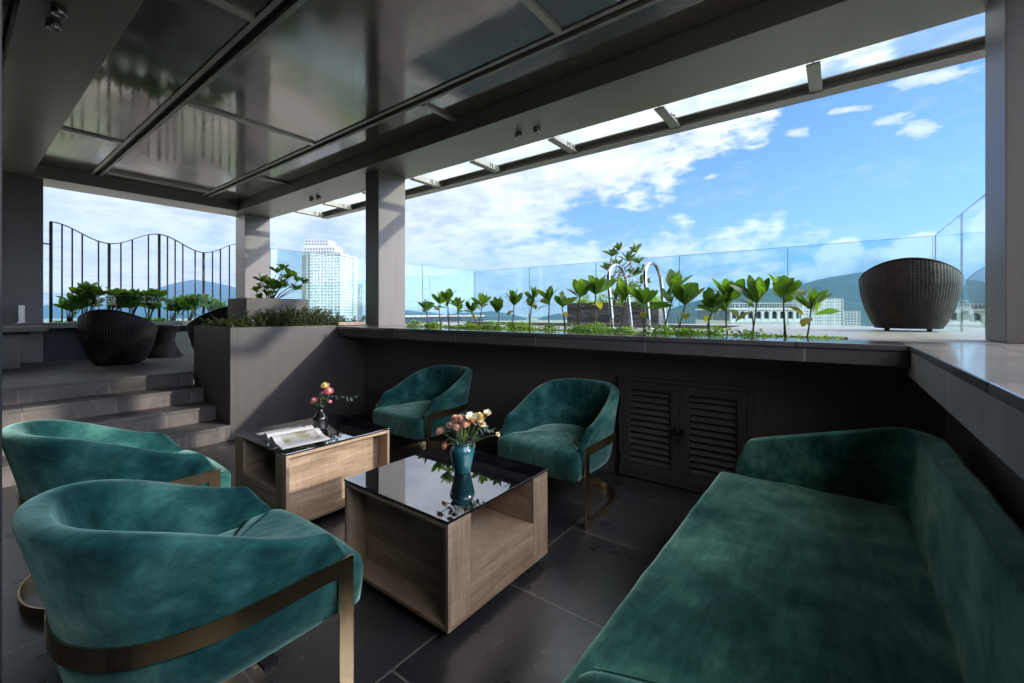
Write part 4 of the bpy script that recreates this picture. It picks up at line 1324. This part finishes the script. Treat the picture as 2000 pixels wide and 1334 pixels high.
# stone box and the frangipani tree in it
sb = empty('stone_box', (-2.9,6.58,1.0), 0, 'dark stone clad planter box beyond the pool ladder, with trailing plants', 'planter')
m = MB(); X0,X1,Y0,Y1 = -3.66,-2.12,6.36,6.78; zt = 1.472
m.box(X0,X1,Y0,Y0+.05,LZ+.001,zt); m.box(X0,X1,Y1-.05,Y1,LZ+.001,zt); m.box(X0,X0+.05,Y0+.05,Y1-.05,LZ+.001,zt); m.box(X1-.05,X1,Y0+.05,Y1-.05,LZ+.001,zt)
wpart(m, 'box_wall', M['stonebox'], sb)
wpart(MB().box(X0+.05,X1-.05,Y0+.05,Y1-.05,LZ+.002,zt-.04), 'soil', M['soil'], sb)
herb_mass('trailing_plants', X0+.06, X1-.06, Y0-.03, Y1-.06, zt-.06, 3200, .20, 'light green trailing herbs filling the dark stone planter box', M['herb'], .028, 'plants', kind='stuff')
fz = empty('frangipani_tree', (-2.95,6.57,zt-.05), 0, 'small frangipani tree with forked grey branches behind the chrome handrails', 'tree')
tr = MB(); lf = MB()
mains = [Vector((-.05,-.02,.42)), Vector((.10,.03,.50)), Vector((.26,-.02,.44))]
for k_, mm in enumerate(mains):
    q = Vector((mm.x*.35+random.uniform(-.03,.03), mm.y, mm.z*.5))
    tr.tube([Vector((.02*k_,0,0)), q, mm], [.019,.016,.013], 8)
for (px, py) in ((1197,492),(1212,480),(1228,500),(1246,484),(1252,506),(1190,520),(1207,512),(1222,526),(1242,528),(1262,520),(1196,545),(1216,548),(1237,552),(1256,545),(1205,570),(1246,572),(1228,570)):
    t_ = atd(px-3, py+10, 7.35+random.uniform(-.2,.2)) - fz.location
    mm = min(mains, key=lambda m_: abs(m_.x-t_.x)+.3*abs(m_.z-t_.z)); q = mm.lerp(t_, .5)+Vector((random.uniform(-.04,.04),0,-.02))
    if t_.z > mm.z: tr.tube([mm, q, t_], [.011,.009,.007], 6)
    else:
        q = Vector((mm.x*.6, 0, t_.z*.6)); tr.tube([q, q.lerp(t_,.6)+Vector((0,0,-.02)), t_], [.009,.008,.006], 6)
    rosette(lf, t_, Vector((random.uniform(-.5,.5), random.uniform(-.5,.5), 1)), random.randint(10,13), .185, .062, .85, .3)
tr.build('trunk', M['stem'], fz, smooth=True); lf.build('crown', M['frangi'], fz, smooth=True, normals=False)
q = MB()
for k in range(4): head(q, Vector((.32+random.uniform(-.02,.02),0,.60+.02*k)), (0,0,1), .03, 2, 6, .6)
q.build('red_blossom', m_paint('red_petals', (.45,.03,.04), .6, .1, 40), fz)

# fallen leaf scraps and small weed
wd = empty('small_weed', tuple(atz(408,861,0).xy)+(0,), 0, 'tiny green weed growing at the foot of the steps', 'weed')
m = MB()
for k in range(60):
    leaf(m, (random.gauss(0,.045),random.gauss(0,.03),0), (random.uniform(-1,1),random.uniform(-1,1),.7), (0,0,1), .02, .01, .2, .1, 3)
m.build('leaves', M['bush'], wd, normals=False)

# ================================================================== city and hills
def tower(name, poly, z0, z1, fh, bw, wall, label, crown=None, slab=.9, pier=.8):
    c = sum((Vector(p) for p in poly), Vector((0,0)))/len(poly)
    root = empty(name, (c.x, c.y, z0), 0, label, 'building')
    b = MB(); n = len(poly)
    lo = [(x-c.x, y-c.y, 0) for x, y in poly]; hi = [(x, y, z1-z0) for x, y, _ in lo]
    b.grid([lo, hi], True); b.cap(0, n, True); b.cap(n, n)
    b.build('glazing', M['window' if wall == 'grey_tower' else 'tower_glass'], root)
    f = MB()
    for i in range(n):
        a = Vector(lo[i][:2]); d = Vector(lo[(i+1) % n][:2]); L = (d-a).length; t = (d-a)/L; nr = Vector((t.y, -t.x))
        if nr.dot((a+d)/2) < 0: nr = -nr
        k = 0
        while k*fh < z1-z0:
            z = k*fh
            mid_ = (a+d)/2 + nr*.25
            f.obox((mid_.x, mid_.y, z+slab/2), (t.x*(L/2+.3), t.y*(L/2+.3), 0), (nr.x*.28, nr.y*.28, 0), (0,0,slab/2)); k += 1
        nb = max(1, round(L/bw))
        for j in range(nb+1):
            p = a + t*(L*j/nb) + nr*.2
            wd_ = pier/2 * (1.9 if j % 4 == 0 else 1)
            f.obox((p.x, p.y, (z1-z0)/2), (t.x*wd_, t.y*wd_, 0), (nr.x*.24, nr.y*.24, 0), (0,0,(z1-z0)/2+.6))
    f.build('facade_grid', M[wall], root)
    if crown:
        for (u0,u1,v0,v1,h0,h1,mt) in crown:
            MB().box(u0,u1,v0,v1,z1-z0+h0,z1-z0+h1).build('roof_block', M[mt], root)
    return root
def face_poly(px0, px1, d, depth, skew=0.0):
    """rectangular plan seen between two pixel columns at forward distance d"""
    a = atd(px0, HY, d); b = atd(px1, HY, d*(1+skew)); t = (b-a).xy; nr = Vector((-t.y, t.x)).normalized()
    if nr.dot(a.xy) < 0: nr = -nr
    return [tuple(a.xy), tuple(b.xy), tuple(b.xy+nr*depth), tuple(a.xy+nr*depth)]
GZ = -62
D1 = 470
def zz(py, d): return H + (HY-py)/F*d
# high rise with chamfered plan
A = atd(600, HY, D1*1.0).xy; B_ = atd(665, HY, D1*.99).xy; Lf = atd(590.5, HY, D1*1.04).xy; Rt = atd(678, HY, D1*1.03).xy
bk = (B_-A).normalized(); nr = Vector((-bk.y, bk.x)); nr = nr if nr.dot(A) > 0 else -nr
poly = [tuple(Lf), tuple(A), tuple(B_), tuple(Rt), tuple(Rt+nr*22), tuple(Lf+nr*22)]
tower('high_rise_tower', poly, GZ, zz(494, D1), 3.25, 3.9, 'white_wall', 'tall white high rise tower with stepped top, between the two left columns of the roof',
      None, 1.15, .75)
tw_root = [o for o in bpy.data.objects if o.name.startswith('high_rise_tower')][0]
L = tw_root.location
def tblock(px0, px1, py0, py1, dd, dep, mt):
    p = face_poly(px0, px1, D1+dd, dep)
    zb, zt_ = zz(py0, D1)-GZ, zz(py1, D1)-GZ
    b = MB(); lo = [(x-L.x, y-L.y, zb) for x, y in p]; hi = [(x, y, zt_) for x, y, _ in lo]
    b.grid([lo, hi], True); b.cap(0, 4, True); b.cap(4, 4)
    a = Vector(p[0]); d = Vector(p[1]); ln = (d-a).length; t = (d-a)/ln; n_ = Vector((p[0][0]-p[3][0], p[0][1]-p[3][1])).normalized()
    x = 1.4
    while x < ln-1:
        q = a+t*x + n_*.12
        z = zb+1.0
        while z < zt_-2:
            b.obox((q.x-L.x, q.y-L.y, z+.9), (t.x*.7, t.y*.7, 0), (n_.x*.1, n_.y*.1, 0), (0,0,.8), 1); z += 3.2
        x += 3.1
    b.build('crown_storey', [M[mt], M['window']], tw_root)
tblock(594, 655, 494, 478, 6, 20, 'white_wall')
tblock(597, 643, 478, 466, 8, 16, 'white_wall')
p = atd(597, HY, D1+8); wb = MB().tube([(p.x-L.x, p.y-L.y, zz(466,D1)-GZ),(p.x-L.x, p.y-L.y, zz(459,D1)-GZ)], .18, 6); wb.build('mast', M['steel'], tw_root)
D2 = 620
tower('grey_tower', face_poly(676, 707, D2, 18, .03), GZ, zz(554, D2), 3.4, 4.4, 'grey_tower', 'shorter grey blue tower block at the right foot of the white high rise', None, 1.0, .7)
D3 = 420
tower('slab_block', face_poly(1569, 1645, D3, 16, .0), GZ, zz(584, D3), 3.0, 2.6, 'white_wall', 'white gridded slab block in front of the right hill, right of the arcaded building', None, 1.25, 1.05)
D4 = 520
tower('pale_block', face_poly(1648, 1679, D4, 14, .0), GZ, zz(608, D4), 3.2, 3.6, 'pale_wall', 'small pale grey block just left of the large wicker chair', None, 1.0, .9)

# arcaded building
def arcade(px0, px1, d, label, top_py, arch_py0, arch_py1, narch, dark_top, depth=18, skew=.0):
    a = atd(px0, HY, d).xy; b = atd(px1, HY, d*(1+skew)).xy
    t = (b-a); ln = t.length; t /= ln; nr = Vector((-t.y, t.x)); nr = nr if nr.dot(a) > 0 else -nr
    z_t, z_a1, z_a0 = zz(top_py, d), zz(arch_py0, d), zz(arch_py1, d)
    root = empty('arcaded_building', (a.x, a.y, GZ), math.atan2(t.y, t.x), label, 'building')
    def bx(name, u0, u1, v0, v1, za, zb, mt, par=None, **k):
        # local y must run away from us
        s = 1 if nr.dot(Vector((-t.y, t.x))) > 0 else -1
        return MB().box(u0,u1,v0*s,v1*s,za-GZ,zb-GZ).build(name, M[mt], par or root, **k)
    s = 1 if nr.dot(Vector((-t.y, t.x))) > 0 else -1
    bx('wall', 0, ln, 0, depth, GZ, z_a0-.6, 'white_wall')
    bx('dark_interior', .3, ln-.3, .9, depth-.2, z_a0-.6, z_a1+.4, 'window')
    bx('cornice', -.25, ln+.25, -.25, depth, z_a1+.401, z_a1+.85, 'white_wall')
    bx('string_course', -.15, ln+.15, -.15, 0, z_a0-1.1, z_a0-.85, 'pale_wall')
    # arches: front wall with openings
    m = MB(); W_ = ln/narch
    for k in range(narch):
        u0 = k*W_; pw = W_*.17; uc = u0+W_/2; r = W_/2-pw
        za, zb = z_a0-.6-GZ, z_a1+.4-GZ
        zs = max(za+.3, zb-.25-r)
        m.box(u0, u0+pw, 0, .5*s, za, zb); m.box(u0+W_-pw, u0+W_, 0, .5*s, za, zb)
        for j in range(10):
            x0_, x1_ = uc-r+2*r*j/10, uc-r+2*r*(j+1)/10
            xm = (x0_+x1_)/2-uc; h_ = math.sqrt(max(0, r*r-xm*xm))
            m.box(x0_, x1_, .002*s, .498*s, min(zb-.05, zs+h_*.95), zb)
        m.box(u0+pw, u0+W_-pw, .1*s, .2*s, za, za+.45)
    m.build('arcade', M['white_wall'], root)
    if dark_top:
        u0, u1 = dark_top
        bx('glass_storey', ln*u0, ln*u1, 2.0, depth-3, z_a1+.85, z_t-.35, 'window')
        g = MB(); k = 0
        nn_ = 15
        for k in range(nn_+1):
            x = lerp(ln*u0, ln*u1, k/nn_); g.box(x-.06, x+.06, 1.85*s, 1.99*s, z_a1+.85-GZ, z_t-.35-GZ)
        g.box(ln*u0, ln*u1, 1.87*s, 1.98*s, (z_a1+z_t)/2+.3-GZ, (z_a1+z_t)/2+.42-GZ)
        g.build('mullion_grid', M['pale_wall'], root)
        bx('flat_roof', ln*u0-.5, ln*u1+.5, 1.4, depth-2, z_t-.35, z_t, 'grey_tower')
        rr_ = MB()
        for k in range(30):
            x = ln*k/29; rr_.box(x-.03,x+.03,.3*s,.36*s,z_a1+.85-GZ,z_a1+1.75-GZ)
        rr_.box(0,ln,.29*s,.37*s,z_a1+1.75-GZ,z_a1+1.85-GZ); rr_.build('roof_railing', M['white_wall'], root)
    return root
arcade(1427, 1568, 95, 'white building with arches and a dark glass top storey, below the right hill', 590, 609, 621, 9, (.12, .99))
arcade(1852, 2120, 85, 'white arcaded building seen through the side glass fence, right of the large wicker chair', 594, 612, 626, 7, (.0, .7), 18, -.1)

# low rise city seen between the leaves and in the ceiling reflections
cm = MB(); rnd = random.Random(11)
for k in range(420):
    a = rnd.uniform(R(-80), R(75)); d = rnd.uniform(90, 1500)**1.0
    r_ = math.tan(a) if abs(a) < R(60) else math.tan(R(60))*(1 if a > 0 else -1)
    q = Vector((CA*math.sin(a)-SA*math.cos(a), SA*math.sin(a)+CA*math.cos(a)))*d
    w_, dp = rnd.uniform(6,18), rnd.uniform(6,16); h_ = rnd.uniform(6,26)*(1 if d < 500 else 1.2)
    an = rnd.choice((0,.3,1.1)); t = Vector((math.cos(an), math.sin(an), 0)); n_ = Vector((-t.y, t.x, 0))
    mi = rnd.choice((0,0,1,2,3))
    cm.obox((q.x,q.y,GZ+h_/2), t*w_/2, n_*dp/2, (0,0,h_/2), mi)
    for f_ in range(int(h_/3.2)):
        z = GZ+1.6+f_*3.2
        cm.obox((q.x,q.y,z), t*(w_/2+.05), n_*(dp*.42), (0,0,.55), 4); cm.obox((q.x,q.y,z), t*(w_*.42), n_*(dp/2+.05), (0,0,.55), 4)
tag(cm.build('low_city', [M['white_wall'], M['pale_wall'], m_paint('tan_render', (.30,.25,.19), .8, .1, .05), m_paint('roof_tiles', (.16,.13,.10), .8, .1, .05), M['window']]), kind='stuff')
gm = MB(); gm.face([(-14000,-14000,GZ),(14000,-14000,GZ),(14000,14000,GZ),(-14000,14000,GZ)])
tag(gm.build('city_ground', M['ground']), kind='structure')

from mathutils import noise as mn
def ridge(name, prof, d, depth, seed, rough=.10, label=None):
    """prof: (px, py) crest line seen at forward distance d"""
    rows = []; nx, ny = 150, 26
    px0, px1 = prof[0][0], prof[-1][0]
    def crest(px):
        for (a, ya), (b, yb) in zip(prof, prof[1:]):
            if px <= b: return lerp(ya, yb, (px-a)/(b-a))
        return prof[-1][1]
    for j in range(ny+1):
        v = j/ny*2-1        # -1 foot, 0 crest, 1 back foot
        row = []
        for i in range(nx+1):
            px = lerp(px0, px1, i/nx); dd = d + v*depth
            q = atd(px, HY, 1).xy; p = q*dd
            hc = zz(crest(px), d) - GZ
            f = (1-abs(v))**1.0 if v > 0 else (1-abs(v))**.9
            nz = mn.fractal(Vector((p.x/d*9+seed, p.y/d*9, seed)), .9, 2.1, 6)
            h_ = hc*f*(1 + rough*nz*min(1, abs(v)*3)) + hc*rough*.30*nz*f
            row.append((p.x, p.y, GZ-2+max(0, h_)))
        rows.append(row)
    m = MB(); m.grid(rows)
    return tag(m.build(name, M['hill'], smooth=True), kind='structure')
ridge('hill', [(1180,625),(1240,622),(1293,607),(1340,592),(1390,580),(1440,569),(1486,562),(1520,564),(1560,572),(1640,585),(1760,600)], 2300, 700, 1)
ridge('mountain', [(1440,600),(1500,572),(1556,557),(1608,543),(1660,534),(1710,528),(1760,524),(1820,528),(1880,542),(1960,556),(2060,560),(2200,570),(2400,600)], 3000, 900, 5)
ridge('far_mountain', [(40,612),(90,596),(140,590),(200,580),(262,574),(300,564),(340,553),(375,546),(400,549),(440,556),(480,566),(530,585),(590,604),(640,614)], 7600, 2300, 9)
ridge('low_hills', [(700,618),(770,612),(795,605),(815,608),(840,609),(870,615),(900,610),(935,610),(960,607),(1000,613),(1030,622),(1045,624),(1065,617),(1092,612),(1120,616),(1160,622)], 5200, 1300, 13)

# ================================================================== air
hz = MB().box(-9500,9500,-9500,9500,GZ-1.5,1400).build('haze')
hm = bpy.data.materials.new('haze_air'); hm.use_nodes = True
nt = hm.node_tree; nt.nodes.clear()
o_ = nt.nodes.new('ShaderNodeOutputMaterial'); pv = nt.nodes.new('ShaderNodeVolumePrincipled')
pv.inputs['Color'].default_value = (.20,.42,.80,1); pv.inputs['Density'].default_value = .9e-4; pv.inputs['Anisotropy'].default_value = .2
nt.links.new(pv.outputs[0], o_.inputs['Volume'])
hz.data.materials[0] = hm
tag(hz, kind='stuff')

# ================================================================== sky
SUN = Vector((2.4,1.0,.92)).normalized()
wd_ = bpy.data.worlds.new('World'); sc.world = wd_; wd_.use_nodes = True
class W(N):
    def __init__(s):
        s.t = wd_.node_tree; s.n = s.t.nodes; s.l = s.t.links; s._c = None
w = W()
bg = w.n['Background']
sky = w.new('ShaderNodeTexSky', sky_type='NISHITA')
sky.sun_disc = False; sky.sun_elevation = math.asin(SUN.z); sky.sun_rotation = math.atan2(SUN.x, SUN.y)
sky.air_density = 1.1; sky.dust_density = .4; sky.ozone_density = 2.5; sky.altitude = 60
tc = w.new('ShaderNodeTexCoord'); D = tc.outputs['Generated']
sx = w.new('ShaderNodeSeparateXYZ'); w.l.new(D, sx.inputs[0]); X, Y, Z = sx.outputs
# azimuth about the view of the bay, tangent of elevation
rgt = w.math('ADD', w.math('MULTIPLY', X, CA), w.math('MULTIPLY', Y, SA))
fwd = w.math('ADD', w.math('MULTIPLY', X, -SA), w.math('MULTIPLY', Y, CA))
az = w.math('ARCTAN2', rgt, fwd)
hyp = w.math('SQRT', w.math('ADD', w.math('MULTIPLY', X, X), w.math('MULTIPLY', Y, Y)))
te = w.math('DIVIDE', Z, w.math('MAXIMUM', hyp, .02))
def AE(px, py):
    r = (px-1000)/F; return math.atan(r), (HY-py)/F/math.sqrt(1+r*r)
def blob(px, py, rx, ry, rot=0, soft=1.0):
    a0, e0 = AE(px, py); r = (px-1000)/F; k = math.sqrt(1+r*r)
    ra, re = rx/F/(k*k), ry/F/k
    c, s_ = math.cos(R(rot)), math.sin(R(rot))
    dx = w.math('SUBTRACT', az, a0); dy = w.math('SUBTRACT', te, e0)
    u = w.math('ADD', w.math('MULTIPLY', dx, c/ra), w.math('MULTIPLY', dy, s_/ra))
    v = w.math('ADD', w.math('MULTIPLY', dx, -s_/re), w.math('MULTIPLY', dy, c/re))
    d2 = w.math('ADD', w.math('MULTIPLY', u, u), w.math('MULTIPLY', v, v))
    return w.math('SUBTRACT', 1.0, w.math('SQRT', d2))          # 1 in the middle, 0 at the rim, negative outside
def mx(*a):
    r = a[0]
    for b in a[1:]: r = w.math('MAXIMUM', r, b)
    return r
# noise laid on the cloud plane
cb = w.new('ShaderNodeCombineXYZ')
zc = w.math('ADD', w.math('MAXIMUM', Z, 0.0), .10)
w.l.new(w.math('DIVIDE', X, zc), cb.inputs[0]); w.l.new(w.math('DIVIDE', Y, zc), cb.inputs[1]); cb.inputs[2].default_value = 3.1
pl_n = w.noise(cb.outputs[0], 1.1, 9, .60, .25)
pl_f = w.noise(cb.outputs[0], 4.6, 8, .62, .2)
cs_ = w.new('ShaderNodeCombineXYZ'); w.l.new(az, cs_.inputs[0]); w.l.new(te, cs_.inputs[1])
rd = w.noise(cs_.outputs[0], 11, 9, .58, .15)                    # billows
rdl = w.noise(cs_.outputs[0], 6.5, 9, .55, .2)
rdf = w.noise(w.mapv(cs_.outputs[0], (9,26,1), (0,0,R(-18))), 2.2, 8, .62, .4)  # streaks
# big bank on the left: half plane with a ragged edge
(a1, e1), (a2, e2) = AE(1395, 255), AE(985, 470)
tx_, ty_ = a1-a2, e1-e2; ln_ = math.hypot(tx_, ty_); nx_, ny_ = -ty_/ln_, tx_/ln_
hp = w.math('ADD', w.math('MULTIPLY', w.math('SUBTRACT', az, a2), nx_), w.math('MULTIPLY', w.math('SUBTRACT', te, e2), ny_))
hp = w.math('MULTIPLY', hp, 6.5)
low = w.math('MULTIPLY', w.math('SUBTRACT', .145, te), 9.0)      # pale horizon bank
low = w.math('MINIMUM', low, w.math('MULTIPLY', w.math('SUBTRACT', .36, az), 1.5))
bank = mx(w.math('MINIMUM', hp, 1.2), low)
bank = w.math('ADD', bank, w.math('MULTIPLY', w.math('SUBTRACT', rdl, .5), 2.2))
bank = w.math('ADD', bank, w.math('MULTIPLY', w.math('SUBTRACT', rdf, .5), .8))
leftgap = mx(blob(170, 400, 190, 50, 0), blob(60,500,120,60), blob(330, 600, 260, 40), blob(330,385,120,22))
bank = w.math('SUBTRACT', bank, w.math('MULTIPLY', w.math('MAXIMUM', leftgap, 0), 1.0))
bank_m = w.ramp(w.math('ADD', w.math('MULTIPLY', bank, .5), .5), [(.33,0.),(.41,.45),(.48,.93),(.58,1.)])
puffs = mx(blob(1562,262,75,18,-13), blob(1787,252,48,18,-8), blob(1735,236,60,16,-8), blob(1472,243,26,13,-8), blob(1500,233,22,12,-8), blob(1392,343,28,9), blob(1330,302,90,16,-8), blob(1665,215,70,12,-8), blob(1815,150,160,24,-9), blob(1090,452,90,14,-4), blob(1350,268,40,12))
puffs = w.math('ADD', w.math('MULTIPLY', puffs, 1.0), w.math('MULTIPLY', w.math('SUBTRACT', rd, .62), 3.0))
puffs = w.math('ADD', puffs, w.math('MULTIPLY', w.math('SUBTRACT', rdf, .5), 2.2))
puff_m = w.ramp(w.math('ADD', w.math('MULTIPLY', puffs, .5), .5), [(.48,0.),(.62,.6),(.85,.95)])
wisps = w.ramp(w.math('ADD', w.math('MULTIPLY', rdf, .5), w.math('MULTIPLY', pl_n, .5)), [(.50,0.),(.72,.38)])
cum = mx(blob(1648,505,62,52), blob(1598,545,75,26), blob(1700,515,90,40), blob(1795,500,75,42), blob(1735,545,160,34), blob(1880,520,70,50), blob(1950,470,60,70), blob(2050,520,120,70))
cum = w.math('ADD', w.math('MULTIPLY', cum, 1.5), w.math('MULTIPLY', w.math('SUBTRACT', rd, .5), 2.2))
cum_m = w.ramp(w.math('ADD', w.math('MULTIPLY', cum, .5), .5), [(.50,0.),(.58,.8),(.68,1.)])
cum_t = w.math('ADD', w.math('MULTIPLY', w.math('SUBTRACT', te, .055), 9.0), w.math('MULTIPLY', w.math('SUBTRACT', rd, .5), 1.6))
gsm = mx(blob(1395,536,30,9), blob(1470,527,26,8))
gs_m = w.ramp(w.math('ADD', gsm, w.math('MULTIPLY', w.math('SUBTRACT', rdf, .5), 1.6)), [(.1,0.),(.6,.55)])
K = 3.9
def C(*c): return tuple(x*K for x in c)
hzf = w.ramp(te, [(.0,1.),(.10,.72),(.30,.12),(.5,0.)])
skyc = w.mix(1.0, sky.outputs[0], (.36,.53,1.0), 'MULTIPLY')
skyc = w.mix(w.math('MULTIPLY', hzf, .50), skyc, C(.40,.58,.90))
cloud_l = w.ramp(w.math('ADD', w.math('MULTIPLY', pl_f, .35), w.math('ADD', w.math('MULTIPLY', rdl, .45), w.math('MULTIPLY', rdf, .20))), [(.36,(.62,.64,.70)),(.44,(.84,.84,.86)),(.52,(1.15,1.13,1.11)),(.66,(1.5,1.46,1.42))])
sc_ = w.new('ShaderNodeVectorMath', operation='SCALE'); w.l.new(cloud_l, sc_.inputs[0]); sc_.inputs['Scale'].default_value = K
c = w.mix(wisps, skyc, C(.80,.84,.92))
c = w.mix(bank_m, c, sc_.outputs[0])
c = w.mix(puff_m, c, C(.92,.92,.95))
c = w.mix(gs_m, c, C(.36,.46,.52))
cumc = w.ramp(w.math('ADD', w.math('MULTIPLY', cum_t, .5), .38), [(.25,(.30,.36,.41)),(.45,(.48,.53,.57)),(.58,(1.25,1.23,1.2))])
sc2 = w.new('ShaderNodeVectorMath', operation='SCALE'); w.l.new(cumc, sc2.inputs[0]); sc2.inputs['Scale'].default_value = K
c = w.mix(cum_m, c, sc2.outputs[0])
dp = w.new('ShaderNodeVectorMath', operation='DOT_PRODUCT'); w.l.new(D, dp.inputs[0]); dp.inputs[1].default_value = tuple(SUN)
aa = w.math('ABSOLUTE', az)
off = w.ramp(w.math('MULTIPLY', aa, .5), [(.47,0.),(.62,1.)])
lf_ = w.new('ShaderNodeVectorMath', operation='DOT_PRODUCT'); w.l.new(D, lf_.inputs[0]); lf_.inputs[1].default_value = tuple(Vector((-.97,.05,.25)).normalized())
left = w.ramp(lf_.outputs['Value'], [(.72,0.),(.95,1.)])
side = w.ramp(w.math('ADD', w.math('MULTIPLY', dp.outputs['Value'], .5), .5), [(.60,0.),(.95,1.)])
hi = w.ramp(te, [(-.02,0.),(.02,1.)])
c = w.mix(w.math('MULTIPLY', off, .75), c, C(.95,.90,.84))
glow = w.math('ADD', 1.0, w.math('MULTIPLY', w.math('MULTIPLY', off, hi), w.math('ADD', w.math('MULTIPLY', left, 4.5), w.math('MULTIPLY_ADD', side, 8.0, 1.0))))  # extra brightness added to the sky outside the view, filling the shaded lounge
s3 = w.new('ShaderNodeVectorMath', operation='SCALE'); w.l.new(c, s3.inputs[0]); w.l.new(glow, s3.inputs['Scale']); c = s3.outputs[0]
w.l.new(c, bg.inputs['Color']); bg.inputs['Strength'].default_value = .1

sl = bpy.data.lights.new('sun', 'SUN'); sl.energy = 2.0; sl.angle = R(1.2); sl.color = (1,.93,.84)
so = bpy.data.objects.new('sun', sl); col.objects.link(so)
so.rotation_euler = SUN.to_track_quat('Z', 'Y').to_euler()

cam = bpy.data.cameras.new('camera'); co = bpy.data.objects.new('camera', cam); col.objects.link(co)
co.location = (0,0,H); co.rotation_euler = (R(90), 0, math.atan2(SA, CA))
cam.sensor_width = 36; cam.lens = F/2000*36; cam.shift_y = (HY-667)/2000*-1 * -1
cam.clip_end = 30000; cam.clip_start = .05
sc.camera = co
sc.view_settings.view_transform = 'Standard'; sc.view_settings.look = 'None'; sc.view_settings.exposure = 1.5; sc.view_settings.gamma = 1
sc.render.engine = 'CYCLES'
cy = sc.cycles
cy.use_denoising = True
cy.max_bounces = 8; cy.diffuse_bounces = 5; cy.glossy_bounces = 5; cy.transmission_bounces = 4; cy.transparent_max_bounces = 16; cy.volume_bounces = 0
cy.sample_clamp_indirect = 8
cy.caustics_reflective = False; cy.caustics_refractive = False
